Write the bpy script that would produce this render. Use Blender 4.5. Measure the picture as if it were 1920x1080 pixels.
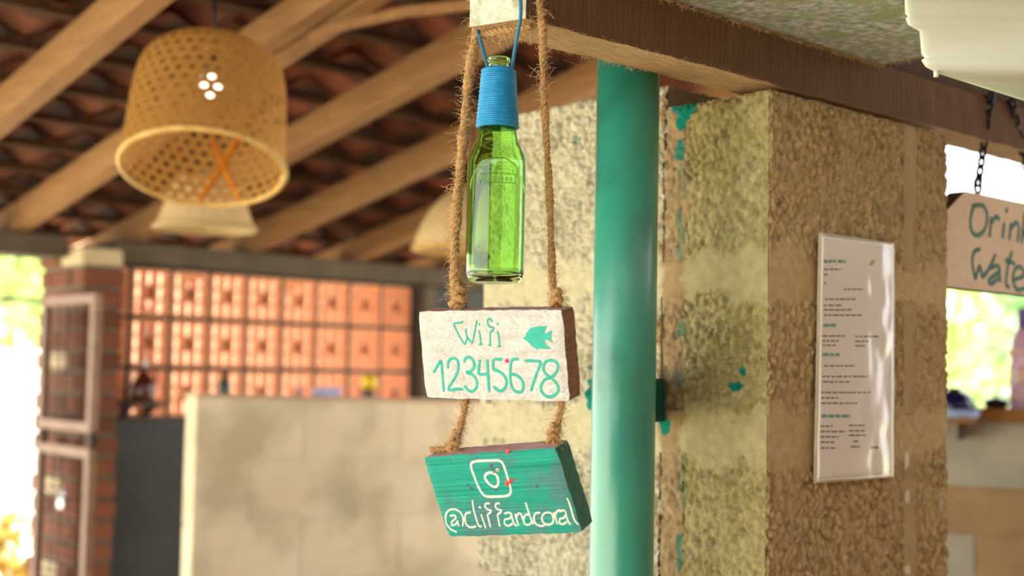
import bpy, math, random
import numpy as np
from mathutils import Vector, Matrix

for o in list(bpy.data.objects): bpy.data.objects.remove(o)
SC = bpy.context.scene
COL = SC.collection
random.seed(7); RNG = np.random.default_rng(11)

# ------------------------------------------------------------------ camera
F = 2450.0                                   # focal length in pixels of a 1920 wide frame
PITCH = math.atan(155 / F); YAW = math.radians(41.8); ROLL = 0.02
CAM = np.array([0.0, 0.0, 1.55])
_fh = np.array([math.sin(YAW), math.cos(YAW), 0]); _r0 = np.array([math.cos(YAW), -math.sin(YAW), 0]); _up = np.array([0, 0, 1.0])
FW = _fh * math.cos(PITCH) + _up * math.sin(PITCH)
_u0 = -_fh * math.sin(PITCH) + _up * math.cos(PITCH)
RT = _r0 * math.cos(ROLL) + _u0 * math.sin(ROLL)
UP = -_r0 * math.sin(ROLL) + _u0 * math.cos(ROLL)
cd = bpy.data.cameras.new('camera'); cam = bpy.data.objects.new('camera', cd); COL.objects.link(cam)
cd.sensor_width = 36; cd.lens = F / 1920 * 36; cd.clip_start = .05; cd.clip_end = 200
cam.matrix_world = Matrix(((RT[0], UP[0], -FW[0], CAM[0]), (RT[1], UP[1], -FW[1], CAM[1]), (RT[2], UP[2], -FW[2], CAM[2]), (0, 0, 0, 1)))
cd.dof.use_dof = True; cd.dof.focus_distance = 1.58; cd.dof.aperture_fstop = 3.0
SC.camera = cam

def ray(x, y): return FW + RT * (x - 960) / F - UP * (y - 540) / F
def at(x, y, d): return CAM + ray(x, y) * d
def on(x, y, ax, v):
    r = ray(x, y); return CAM + r * ((v - CAM[ax]) / r[ax])
def proj(p):
    d = np.asarray(p, float) - CAM; z = d @ FW
    return 960 + F * (d @ RT) / z, 540 - F * (d @ UP) / z, z

# ------------------------------------------------------------------ world, sun, exposure
w = bpy.data.worlds.new('sky'); SC.world = w; w.use_nodes = True
bg = w.node_tree.nodes['Background']; bg.inputs[0].default_value = (0.93, 0.96, 1.0, 1); bg.inputs[1].default_value = 2.8
sl = bpy.data.lights.new('sun', 'SUN'); sl.energy = 15.0; sl.angle = math.radians(1.0); sl.color = (1, .96, .90)
sun = bpy.data.objects.new('sun', sl); COL.objects.link(sun)
SUN_TRAVEL = Vector((.45, .24, -.86))
sun.rotation_euler = SUN_TRAVEL.to_track_quat('-Z', 'Y').to_euler(); sun.location = (-5, -5, 8)
SC.view_settings.view_transform = 'Standard'; SC.view_settings.look = 'None'; SC.view_settings.gamma = 1
SC.view_settings.use_curve_mapping = False; SC.view_settings.exposure = 0.6

# ------------------------------------------------------------------ materials
def nd(nt, t, **k):
    n = nt.nodes.new(t)
    for a, b in k.items(): setattr(n, a, b)
    return n
def srgb(c):
    f = lambda v: v / 12.92 if v <= .04045 else ((v + .055) / 1.055) ** 2.4
    return tuple(f(v / 255) for v in c) + (1,)
MATS = {}
def mat(name, col, col2=None, rough=.8, scale=12, stretch=(1, 1, 1), bump=0, bscale=60, bstretch=None, spec=.3, metal=0, rand=0, detail=6, contrast=.3, attr=None, col3=None, scale3=3, sss=0, transl=0, trans=0, ior=1.45, emit=None, estr=0, alpha=None):
    m = bpy.data.materials.new(name); m.use_nodes = True; nt = m.node_tree; L = nt.links
    P = nt.nodes['Principled BSDF']; MATS[name] = m
    P.inputs['Roughness'].default_value = rough; P.inputs['Specular IOR Level'].default_value = spec; P.inputs['Metallic'].default_value = metal
    tc = nd(nt, 'ShaderNodeTexCoord')
    def coords(s):
        mp = nd(nt, 'ShaderNodeMapping'); mp.inputs['Scale'].default_value = s; L.new(tc.outputs['Object'], mp.inputs['Vector']); return mp.outputs[0]
    c1 = srgb(col); c2 = srgb(col2) if col2 else c1
    n = nd(nt, 'ShaderNodeTexNoise'); n.inputs['Scale'].default_value = scale; n.inputs['Detail'].default_value = detail
    L.new(coords(stretch), n.inputs['Vector'])
    r = nd(nt, 'ShaderNodeValToRGB'); r.color_ramp.elements[0].position = .5 - contrast / 2; r.color_ramp.elements[1].position = .5 + contrast / 2
    r.color_ramp.elements[0].color = c1; r.color_ramp.elements[1].color = c2
    L.new(n.outputs['Fac'], r.inputs[0]); out = r.outputs[0]
    if col3:
        n3 = nd(nt, 'ShaderNodeTexNoise'); n3.inputs['Scale'].default_value = scale3; n3.inputs['Detail'].default_value = 5
        L.new(coords((1, 1, 1)), n3.inputs['Vector'])
        r3 = nd(nt, 'ShaderNodeValToRGB'); r3.color_ramp.elements[0].position = .48; r3.color_ramp.elements[1].position = .62
        L.new(n3.outputs['Fac'], r3.inputs[0])
        mx = nd(nt, 'ShaderNodeMix', data_type='RGBA'); L.new(r3.outputs[0], mx.inputs[0]); L.new(out, mx.inputs[6]); mx.inputs[7].default_value = srgb(col3); out = mx.outputs[2]
    if attr:
        a = nd(nt, 'ShaderNodeAttribute', attribute_name=attr)
        mx = nd(nt, 'ShaderNodeMix', data_type='RGBA', blend_type='MULTIPLY'); mx.inputs[0].default_value = 1
        L.new(out, mx.inputs[6]); L.new(a.outputs['Color'], mx.inputs[7]); out = mx.outputs[2]
    if rand:
        oi = nd(nt, 'ShaderNodeObjectInfo'); hs = nd(nt, 'ShaderNodeHueSaturation')
        ma = nd(nt, 'ShaderNodeMapRange'); ma.inputs[3].default_value = 1 - rand; ma.inputs[4].default_value = 1 + rand
        L.new(oi.outputs['Random'], ma.inputs[0]); L.new(ma.outputs[0], hs.inputs['Value']); L.new(out, hs.inputs['Color']); out = hs.outputs[0]
    L.new(out, P.inputs['Base Color'])
    if bump:
        b = nd(nt, 'ShaderNodeBump'); b.inputs['Strength'].default_value = bump; b.inputs['Distance'].default_value = .004
        n2 = nd(nt, 'ShaderNodeTexNoise'); n2.inputs['Scale'].default_value = bscale; n2.inputs['Detail'].default_value = 5
        L.new(coords(bstretch or stretch), n2.inputs['Vector']); L.new(n2.outputs['Fac'], b.inputs['Height']); L.new(b.outputs[0], P.inputs['Normal'])
    if trans: P.inputs['Transmission Weight'].default_value = trans; P.inputs['IOR'].default_value = ior
    if alpha is not None: P.inputs['Alpha'].default_value = alpha
    if emit: P.inputs['Emission Color'].default_value = srgb(emit); P.inputs['Emission Strength'].default_value = estr
    if transl:
        t = nd(nt, 'ShaderNodeBsdfTranslucent'); L.new(out, t.inputs['Color'])
        ms = nd(nt, 'ShaderNodeMixShader'); ms.inputs[0].default_value = transl
        L.new(P.outputs[0], ms.inputs[1]); L.new(t.outputs[0], ms.inputs[2]); L.new(ms.outputs[0], nt.nodes['Material Output'].inputs['Surface'])
    return m

mat('beam_wood', (82, 56, 34), (120, 84, 52), scale=30, stretch=(9, 2, .35), bump=.6, bscale=60, rough=.85, contrast=.5)
mat('beam_under_lit', (176, 138, 98), (214, 182, 142), scale=22, stretch=(1.2, 8, 2), bump=.9, bscale=40, rough=.9, contrast=.5)  # lighter copy of the beam wood: bounce light from below put into the colour
mat('beam_end', (214, 222, 208), (196, 200, 182), scale=60, bump=.8, bscale=120, rough=.8, contrast=.2, col3=(170, 170, 140), scale3=40)
mat('fibre', (196, 158, 110), (226, 198, 156), scale=80, rough=.9)
mat('fibre_pale', (196, 158, 110), (222, 196, 156), scale=80, rough=.9)
mat('board', (142, 144, 130), (222, 228, 226), scale=75, bump=1, bscale=160, rough=.9, contrast=.35, col3=(166, 174, 130), scale3=16, detail=10)
mat('white_plastic', (214, 222, 210), (224, 230, 220), rough=.35, spec=.5, scale=6, contrast=.4)
mat('green_glass', (168, 238, 96), rough=.02, trans=1.0, ior=1.48, spec=.5)
mat('blue_wrap', (22, 128, 190), (40, 158, 214), scale=90, rough=.4, spec=.4, contrast=.5)
mat('blue_cord', (26, 108, 150), (34, 122, 164), rough=.45, spec=.4)
mat('rope', (150, 112, 68), (204, 166, 114), scale=220, rough=.95, bump=.5, bscale=500, contrast=.5)
mat('sign_white', (226, 226, 226), (202, 200, 194), scale=40, stretch=(1, 1, 3), rough=.75, bump=.9, bscale=160, bstretch=(1, 1, 2.2), contrast=.35)
mat('sign_raw', (150, 108, 74), (116, 80, 54), scale=40, stretch=(1, 1, 5), rough=.9, bump=.6, bscale=90, contrast=.5)
mat('sign_pink', (198, 170, 182), (184, 140, 120), scale=30, stretch=(1, 3, 1), rough=.85, contrast=.4)
mat('sign_teal', (0, 142, 126), (36, 172, 150), scale=26, stretch=(.12, 1, 9), rough=.65, bump=1, bscale=30, bstretch=(.12, 1, 9), contrast=.35, col3=(74, 130, 128), scale3=18)
mat('sign_teal_side', (64, 122, 94), (40, 98, 78), scale=40, stretch=(1, 6, 2), rough=.8, bump=.8, bscale=60, contrast=.4)
mat('paint_teal', (28, 168, 152), (70, 190, 172), scale=160, rough=.6, contrast=.5)
mat('paint_white', (238, 236, 226), (214, 216, 200), scale=160, rough=.6, contrast=.5)
mat('paint_red', (206, 84, 66), (170, 60, 70), scale=160, rough=.6)
mat('paint_magenta', (214, 20, 130), rough=.5)
mat('paint_purple', (92, 78, 112), (70, 90, 104), scale=200, rough=.6)
mat('pipe_teal', (30, 148, 128), (58, 172, 152), scale=10, stretch=(1, 1, .5), rough=.36, spec=.6, bump=.08, bscale=120, contrast=.5, col3=(36, 132, 114), scale3=7)
mat('pipe_dark', (10, 84, 80), rough=.6)
mat('concrete_cream', (176, 170, 146), (200, 194, 168), scale=70, rough=.95, bump=.35, bscale=260, contrast=.4, attr='Col')
mat('mortar', (196, 188, 160), (216, 208, 182), scale=30, rough=.95, bump=.4, bscale=160, contrast=.4, attr='Col')
mat('paper', (246, 240, 232), (240, 232, 222), scale=8, rough=.7, contrast=.4)
mat('ink', (112, 100, 100), (150, 138, 136), scale=300, rough=.8)
mat('ink_teal', (110, 176, 164), rough=.8)
mat('ink_yellow', (232, 176, 40), rough=.8)
mat('laminate', (255, 250, 238), rough=.12, trans=1.0, ior=1.2, spec=.6)
mat('laminate_rim', (206, 194, 160), (220, 210, 180), rough=.3, scale=40)
mat('clay_block', (226, 150, 112), (234, 170, 132), scale=20, rough=.9, rand=.06)
mat('dark_plaster', (84, 86, 88), (66, 68, 72), scale=4, rough=.9, contrast=.5)
mat('mortar_grey', (66, 68, 66), (54, 56, 56), scale=12, rough=.95)
mat('ring_beam', (104, 92, 78), (84, 74, 64), scale=8, rough=.9, contrast=.5, bump=.3)
mat('low_wall', (228, 210, 176), (236, 222, 194), scale=5, rough=.95, bump=.4, bscale=50, contrast=.4, col3=(198, 186, 154), scale3=3.2, rand=.05)
mat('low_mortar', (206, 196, 170), (216, 208, 184), scale=14, rough=.95)
mat('wall_cap', (190, 158, 132), (206, 178, 150), scale=14, rough=.95)
mat('brick', (142, 86, 62), (106, 66, 50), scale=9, rough=.92, bump=.4, bscale=60, rand=.35, contrast=.5)
mat('brick_pale', (206, 190, 158), (186, 164, 130), scale=9, rough=.92)
mat('brick_mortar', (126, 112, 98), (110, 98, 86), scale=20, rough=.95)
mat('rusty_metal', (156, 126, 108), (126, 98, 82), scale=14, rough=.6, spec=.4, contrast=.5)
mat('dark_wire', (82, 58, 46), (60, 42, 34), scale=14, rough=.7)
mat('steel', (200, 204, 214), rough=.2, metal=1, spec=.5)
mat('rafter', (136, 98, 64), (164, 124, 84), scale=14, stretch=(4, .4, 4), rough=.8, bump=.3, bscale=40, rand=.08, contrast=.5)
mat('batten', (66, 46, 34), (88, 60, 42), scale=14, stretch=(.4, 4, 4), rough=.9)  # battens coloured dark to stand for the shadow gaps between tiles
mat('roof_tile', (136, 76, 54), (80, 48, 38), scale=9, rough=.9, rand=.5, contrast=.6, col3=(58, 42, 36), scale3=5)
mat('roof_dark', (40, 30, 26), rough=.95)
mat('bamboo', (164, 118, 58), (186, 140, 76), scale=30, stretch=(1, 1, 4), rough=.55, transl=.35, contrast=.5)
mat('bamboo_rim', (222, 186, 116), (200, 156, 84), scale=40, rough=.5)
mat('bamboo_pale', (222, 200, 160), (204, 176, 132), scale=60, stretch=(1, 1, 3), rough=.6, transl=.3, contrast=.5)
mat('strap_orange', (246, 164, 30), (232, 140, 24), scale=30, rough=.6, transl=.3)
mat('black_plastic', (26, 26, 28), rough=.5)
mat('bulb', (255, 250, 240), emit=(255, 240, 215), estr=2.2, rough=.3)
mat('floor', (150, 134, 110), (164, 148, 122), scale=3, rough=.9, bump=.2, bscale=40)
mat('added_wall', (176, 142, 106), (190, 156, 118), scale=4, rough=.9)
mat('peach', (240, 178, 140), (246, 196, 160), scale=3, rough=.9)
mat('ground', (222, 210, 180), (196, 192, 150), scale=.8, rough=1)
mat('tan_plank', (236, 216, 188), (222, 198, 166), scale=18, stretch=(.5, 4, 4), rough=.8, contrast=.5)
mat('plank_edge', (96, 72, 56), (74, 56, 46), scale=20, rough=.9)
mat('paint_green', (14, 92, 72), (30, 108, 88), scale=160, rough=.6)
mat('chain', (34, 34, 40), rough=.5, metal=.6, spec=.5)
mat('counter_wood', (182, 130, 72), (154, 104, 54), scale=10, stretch=(3, 3, 3), rough=.6, contrast=.5)
mat('block_grey', (166, 164, 148), (190, 186, 168), scale=9, rough=.95, bump=.5, bscale=40, contrast=.5)
mat('block_brown', (162, 134, 96), (184, 156, 116), scale=9, rough=.95, bump=.5, bscale=40, contrast=.5)
mat('navy_gloss', (10, 18, 70), rough=.08, spec=.6)
mat('pale_blue', (170, 196, 236), rough=.4)
mat('black_gloss', (14, 18, 26), rough=.08, spec=.6)
mat('lilac_glass', (176, 150, 196), (212, 166, 186), scale=30, rough=.15, spec=.5, contrast=.5)
mat('label_mix', (226, 214, 226), (206, 140, 120), scale=40, rough=.6, contrast=.3)
mat('purple_cap', (96, 82, 150), rough=.4)
mat('brown_glass', (74, 30, 22), rough=.08, spec=.6)
mat('green_dark', (14, 62, 36), rough=.08, spec=.6)
mat('yellow_gloss', (240, 206, 40), rough=.35, spec=.5)
mat('lilac_soft', (190, 190, 228), rough=.7)
mat('pink_soft', (226, 176, 160), rough=.4)
mat('white_gloss', (240, 240, 236), rough=.15, spec=.6)
mat('white_wall', (238, 238, 236), (228, 228, 226), scale=2, rough=.9)
mat('leaf_a', (146, 180, 96), (192, 212, 140), scale=3, rough=.6, transl=.45, contrast=.5)
mat('leaf_b', (120, 166, 104), (164, 198, 140), scale=3, rough=.6, transl=.45, contrast=.5)
mat('leaf_y', (170, 170, 80), (206, 160, 90), scale=6, rough=.6, transl=.45, contrast=.5)
mat('bark', (104, 84, 64), (84, 66, 50), scale=12, rough=.95)
def glass_tint():      # brand-free tuning of the bottle glass: tint by absorption in the wall
    m = MATS['green_glass']; P = m.node_tree.nodes['Principled BSDF']
    for l in list(P.inputs['Base Color'].links): m.node_tree.links.remove(l)
    P.inputs['Base Color'].default_value = (.62, .96, .42, 1)
glass_tint()
def clear_film():      # thin clear film: mostly lets light straight through, with a glossy surface
    m = MATS['laminate']; nt = m.node_tree; out = nt.nodes['Material Output']
    t = nt.nodes.new('ShaderNodeBsdfTransparent'); g = nt.nodes.new('ShaderNodeBsdfGlossy'); g.inputs['Roughness'].default_value = .16
    mx = nt.nodes.new('ShaderNodeMixShader'); mx.inputs[0].default_value = .09
    nt.links.new(t.outputs[0], mx.inputs[1]); nt.links.new(g.outputs[0], mx.inputs[2]); nt.links.new(mx.outputs[0], out.inputs['Surface'])
clear_film()
_p = MATS['pipe_teal'].node_tree.nodes['Principled BSDF']; _p.inputs['Coat Weight'].default_value = .6; _p.inputs['Coat Roughness'].default_value = .28

# ------------------------------------------------------------------ mesh helpers
WORLD = {}
def wl(o): return WORLD.get(o.name, Vector((0, 0, 0)))
def tag(o, label=None, cat=None, group=None, kind=None):
    if label: o['label'] = label
    if cat: o['category'] = cat
    if group: o['group'] = group
    if kind: o['kind'] = kind
    return o
def empty(name, loc, label=None, cat=None, group=None, rot=None):
    o = bpy.data.objects.new(name, None); COL.objects.link(o); o.empty_display_size = .05
    if rot is not None:
        o.matrix_world = rot
    else:
        o.location = loc
    WORLD[o.name] = Vector(loc)
    return tag(o, label, cat, group)
def mesh_obj(name, me, parent=None, loc=(0, 0, 0)):
    o = bpy.data.objects.new(name, me); COL.objects.link(o); o.location = loc
    if parent: o.parent = parent
    WORLD[o.name] = Vector(loc) + (wl(parent) if parent else Vector((0, 0, 0)))
    return o
class MB:
    def __init__(s): s.v = []; s.f = []; s.mi = []; s.cur = 0; s.sm = []
    def add(s, vs, fs, smooth=False):
        b = len(s.v); s.v += [tuple(map(float, p)) for p in vs]
        for f in fs: s.f.append(tuple(i + b for i in f)); s.mi.append(s.cur); s.sm.append(smooth)
        return s
    def box(s, a, b, jit=0):
        x0, y0, z0 = a; x1, y1, z1 = b
        vs = [(x0, y0, z0), (x1, y0, z0), (x1, y1, z0), (x0, y1, z0), (x0, y0, z1), (x1, y0, z1), (x1, y1, z1), (x0, y1, z1)]
        if jit: vs = [tuple(c + random.uniform(-jit, jit) for c in p) for p in vs]
        return s.add(vs, [(0, 3, 2, 1), (4, 5, 6, 7), (0, 1, 5, 4), (1, 2, 6, 5), (2, 3, 7, 6), (3, 0, 4, 7)])
    def bbox(s, a, b, r=.004, jit=0):           # box with chamfered edges
        a = np.array(a, float); b = np.array(b, float); c = (a + b) / 2; h = (b - a) / 2; r = min(r, .45 * h.min())
        vs = []; idx = {}
        for sx in (-1, 1):
            for sy in (-1, 1):
                for sz in (-1, 1):
                    for ax in range(3):
                        p = np.array([sx, sy, sz]) * (h - r); p[ax] = (sx, sy, sz)[ax] * h[ax]
                        idx[sx, sy, sz, ax] = len(vs); vs.append(c + p + (np.array([random.uniform(-jit, jit) for _ in range(3)]) if jit else 0))
        fs = []
        S = (-1, 1)
        for ax in range(3):
            o1, o2 = [k for k in range(3) if k != ax]
            for sg in S:
                q = []
                for (m, n) in ((-1, -1), (1, -1), (1, 1), (-1, 1)):
                    k = [0, 0, 0]; k[ax] = sg; k[o1] = m; k[o2] = n; q.append(idx[k[0], k[1], k[2], ax])
                fs.append(q)
            for m in S:
                for n in S:
                    q = []
                    for (sg, fa) in ((-1, o1), (1, o1), (1, o2), (-1, o2)):
                        k = [0, 0, 0]; k[ax] = sg; k[o1] = m; k[o2] = n; q.append(idx[k[0], k[1], k[2], fa])
                    fs.append(q)
        for sx in S:
            for sy in S:
                for sz in S: fs.append([idx[sx, sy, sz, k] for k in range(3)])
        return s.add(vs, fs)
    def tube(s, pts, r, n=8, cap=True, smooth=True, twist=0):
        P = np.array(pts, float); m = len(P); R = np.full(m, r) if np.isscalar(r) else np.array(r)
        T = np.gradient(P, axis=0); T /= np.linalg.norm(T, axis=1)[:, None] + 1e-12
        a = np.array([0, 0, 1.]) if abs(T[0][2]) < .9 else np.array([1., 0, 0])
        nrm = np.cross(T[0], a); nrm /= np.linalg.norm(nrm); vs = []
        for i in range(m):
            nrm = nrm - T[i] * (nrm @ T[i]); nrm /= np.linalg.norm(nrm); bn = np.cross(T[i], nrm)
            for k in range(n):
                t = 2 * math.pi * k / n + twist * i; vs.append(P[i] + R[i] * (math.cos(t) * nrm + math.sin(t) * bn))
        fs = [(i * n + k, i * n + (k + 1) % n, (i + 1) * n + (k + 1) % n, (i + 1) * n + k) for i in range(m - 1) for k in range(n)]
        if cap: fs += [tuple(range(n - 1, -1, -1)), tuple((m - 1) * n + k for k in range(n))]
        return s.add(vs, fs, smooth)
    def lathe(s, prof, c=(0, 0, 0), n=48, smooth=True, closed=False):
        vs = []; m = len(prof)
        for r, z in prof:
            for k in range(n):
                t = 2 * math.pi * k / n; vs.append((c[0] + r * math.cos(t), c[1] + r * math.sin(t), c[2] + z))
        fs = [(i * n + k, i * n + (k + 1) % n, (i + 1) * n + (k + 1) % n, (i + 1) * n + k) for i in range(m - 1) for k in range(n)]
        if closed: fs += [((m - 1) * n + k, (m - 1) * n + (k + 1) % n, (k + 1) % n, k) for k in range(n)]
        return s.add(vs, fs, smooth)
    def prism(s, poly, z0, z1, axis=2):
        def p3(p, z): return (p[0], p[1], z) if axis == 2 else ((p[0], z, p[1]) if axis == 1 else (z, p[0], p[1]))
        n = len(poly); vs = [p3(p, z0) for p in poly] + [p3(p, z1) for p in poly]
        fs = [tuple(range(n))[::-1], tuple(range(n, 2 * n))] + [(k, (k + 1) % n, n + (k + 1) % n, n + k) for k in range(n)]
        return s.add(vs, fs)
    def mesh(s, name, mats, off=(0, 0, 0)):
        me = bpy.data.meshes.new(name); o = np.array(off)
        me.from_pydata([tuple(np.array(p) - o) for p in s.v], [], s.f)
        for m in (mats if isinstance(mats, (list, tuple)) else [mats]): me.materials.append(MATS[m])
        me.polygons.foreach_set('material_index', s.mi); me.polygons.foreach_set('use_smooth', s.sm)
        me.validate(); me.update()
        import bmesh
        bm = bmesh.new(); bm.from_mesh(me); bmesh.ops.recalc_face_normals(bm, faces=bm.faces); bm.to_mesh(me); bm.free()
        return me
    def build(s, name, mats, parent=None, local=False):
        if parent is None:
            V = np.array(s.v); o = np.array([(V[:, 0].min() + V[:, 0].max()) / 2, (V[:, 1].min() + V[:, 1].max()) / 2, V[:, 2].min()])
            return mesh_obj(name, s.mesh(name, mats, o), None, tuple(o))
        off = (0, 0, 0) if local else tuple(wl(parent))
        return mesh_obj(name, s.mesh(name, mats, off), parent)
def copy_tree(o, parent=None):
    c = o.copy(); COL.objects.link(c); c.parent = parent
    for ch in list(o.children): copy_tree(ch, c)
    return c
def catmull(P, n=6, closed=False):
    P = [np.array(p, float) for p in P]
    if len(P) < 3: return np.array([P[0] + (P[-1] - P[0]) * t for t in np.linspace(0, 1, n + 1)])
    out = []; m = len(P)
    for i in range(m if closed else m - 1):
        g = lambda k: P[k % m] if closed else P[min(max(k, 0), m - 1)]
        a, b, c, d = g(i - 1), g(i), g(i + 1), g(i + 2)
        for t in np.linspace(0, 1, n, endpoint=False):
            out.append(.5 * (2 * b + (c - a) * t + (2 * a - 5 * b + 4 * c - d) * t * t + (3 * b - a - 3 * c + d) * t ** 3))
    out.append(P[0] if closed else P[-1]); return np.array(out)

# numpy noise
def _hash(I, k):
    I = I.astype(np.int64).astype(np.uint64)
    h = (I[..., 0] * np.uint64(374761393) + I[..., 1] * np.uint64(668265263) + I[..., 2] * np.uint64(2147483647) + np.uint64(k * 97531 + 1013)) & np.uint64(0xffffffff)
    h = ((h ^ (h >> np.uint64(13))) * np.uint64(1274126177)) & np.uint64(0xffffffff); h ^= h >> np.uint64(16)
    h = (h * np.uint64(2246822519)) & np.uint64(0xffffffff); h ^= h >> np.uint64(15)
    return (h & np.uint64(0xffffff)).astype(float) / 0xffffff
def vnoise(P, sc, seed=0):
    Q = P * sc + 1000; B = np.floor(Q); f = Q - B; f = f * f * (3 - 2 * f); r = 0
    for i in (0, 1):
        for j in (0, 1):
            for k in (0, 1):
                wgt = (f[:, 0] if i else 1 - f[:, 0]) * (f[:, 1] if j else 1 - f[:, 1]) * (f[:, 2] if k else 1 - f[:, 2])
                r = r + wgt * _hash(B + np.array([i, j, k]), seed)
    return r
def fbm(P, sc, seed=0, o=3): return sum(vnoise(P, sc * 2 ** i, seed + i) * .5 ** i for i in range(o)) / sum(.5 ** i for i in range(o))
def worley(P, cell, seed=0):
    Q = P / np.array(cell) + 1000; B = np.floor(Q); d1 = np.full(len(Q), 9.); d2 = d1.copy(); ids = np.zeros(len(Q))
    for i in (-1, 0, 1):
        for j in (-1, 0, 1):
            for k in (-1, 0, 1):
                N = B + np.array([i, j, k]); J = np.stack([_hash(N, seed + q) for q in (1, 2, 3)], 1)
                d = np.linalg.norm(Q - N - J, axis=1); hh = _hash(N, seed + 9)
                new = d < d1; d2 = np.where(new, d1, np.minimum(d2, d)); ids = np.where(new, hh, ids); d1 = np.where(new, d, d1)
    return d1, d2, ids

# ------------------------------------------------------------------ setting: floor and ground
g = MB().box((-30, -20, -.12), (40, 45, -.02)).build('ground', 'ground'); tag(g, kind='structure')
fl = MB().box((-2.2, -2.5, -.02), (4.7, 4.79, 0)).build('floor', 'floor'); tag(fl, kind='structure')

wf = MB().box((-2.2, -2.3, 0), (4.7, -2.15, 2.9)).build('wall_front_added', 'added_wall'); tag(wf, kind='structure')  # unseen wall added behind the camera so light comes mainly from the left
wlf = MB().box((-2.2, -2.15, 0), (-2.05, -.2, 2.6)).build('wall_left_added', 'added_wall'); tag(wlf, kind='structure')  # unseen wall added to close part of the left side and darken the interior
ws = MB().box((4.7, -2.3, 0), (4.85, -.2, 2.7)).build('wall_side_added', 'added_wall'); tag(ws, kind='structure')  # unseen wall added to keep light off right-facing sides

# ------------------------------------------------------------------ roof
M_ = .19; YW = 4.847; Z0 = 2.03
def rz(y, off=0): return Z0 + M_ * (YW - y) + off
ceil = empty('ceiling', (2, 3, 2.5)); tag(ceil, kind='structure')
RX = [-1.80, -1.30, -.80, -.26, .32, .86, 1.40, 1.86, 2.33, 2.86, 3.40, 3.95, 4.48]
def slab(x0, x1, y0, y1, o0, o1, jit=0):   # a bar that lies along the slope, o0..o1 above the rafter underside
    m = MB(); vs = []
    for y in (y0, y1):
        for x, o in ((x0, o0), (x1, o0), (x1, o1), (x0, o1)): vs.append((x + random.uniform(-jit, jit), y, rz(y, o)))
    m.add(vs, [(0, 1, 2, 3), (7, 6, 5, 4), (0, 4, 5, 1), (1, 5, 6, 2), (2, 6, 7, 3), (3, 7, 4, 0)]); return m
for x in RX: slab(x - .03, x + .03, -3.4, 5.45, 0, .1, .004).build('rafter', 'rafter', ceil)
slab(1.765, 1.815, 2.2, 3.35, .005, .09).build('rafter', 'rafter', ceil)      # doubled piece beside the second rafter
MB().tube([at(585, 70, 3.36), at(640, 48, 3.3), at(760, 22, 3.26), at(885, 8, 3.24), at(1010, -4, 3.22)], .016, 8).build('brace_pole', 'rafter', ceil)
ys = np.arange(5.45, -3.4, -.245)
for y in ys: slab(-2.2, 4.7, y - .012, y + .012, .101, .125).build('batten', 'batten', ceil)
slab(-2.2, 4.7, -3.4, 5.5, .19, .20).build('roof_light_seal', 'roof_dark', ceil)  # added dark sheet: stops light leaking through the tiles, keeps their gaps dark
def tile_geo():
    vs = []; W = .215; Lh = .30; n = 7
    for j, t in enumerate((0, 1)):
        for i in range(n):
            u = i / (n - 1); x = (u - .5) * W; h = .022 * math.sin(u * math.pi * 2 - .6) + .006
            vs.append((x, -(t - .5) * Lh, h + t * .0 + (.016 if t == 0 else 0)))
    top = [(a, b, c + .012) for a, b, c in vs]; m = MB(); N = len(vs)
    fs = []
    for i in range(n - 1):
        fs += [(i, i + 1, n + i + 1, n + i), (N + i, N + n + i, N + n + i + 1, N + i + 1), (i, N + i, N + i + 1, i + 1), (n + i, n + i + 1, N + n + i + 1, N + n + i)]
    fs += [(0, n, N + n, N), (n - 1, N + n - 1, N + 2 * n - 1, 2 * n - 1)]
    m.add(vs + top, fs, False); return m
tg = tile_geo(); tile_me = tg.mesh('roof_tile', 'roof_tile'); rest = MB(); cnt = 0
slope = math.atan(M_)
for j, y in enumerate(ys):
    for i, x in enumerate(np.arange(-2.15, 4.7, .2)):
        yc = y - .13; p = (x + random.uniform(-.006, .006), yc, rz(yc, .132) + random.uniform(-.006, .008))
        rr = (-slope + random.uniform(-.03, .03), random.uniform(-.04, .04), random.uniform(-.03, .03))
        px, py, d = proj(p)
        M4 = Matrix.LocRotScale(Vector(p), __import__('mathutils').Euler(rr), Vector((1, 1, 1)))
        if d > .5 and -70 < px < 1150 and -60 < py < 620 and cnt < 300:
            o = mesh_obj('roof_tile', tile_me, ceil, tuple(Vector(p) - wl(ceil))); o.rotation_euler = rr; cnt += 1
        else:
            rest.add([tuple(M4 @ Vector(v)) for v in tg.v], tg.f)
tag(rest.build('roof_tile_field', 'roof_tile', ceil), kind='stuff')  # roof runs on unseen behind the camera to hold back sky light

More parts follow.
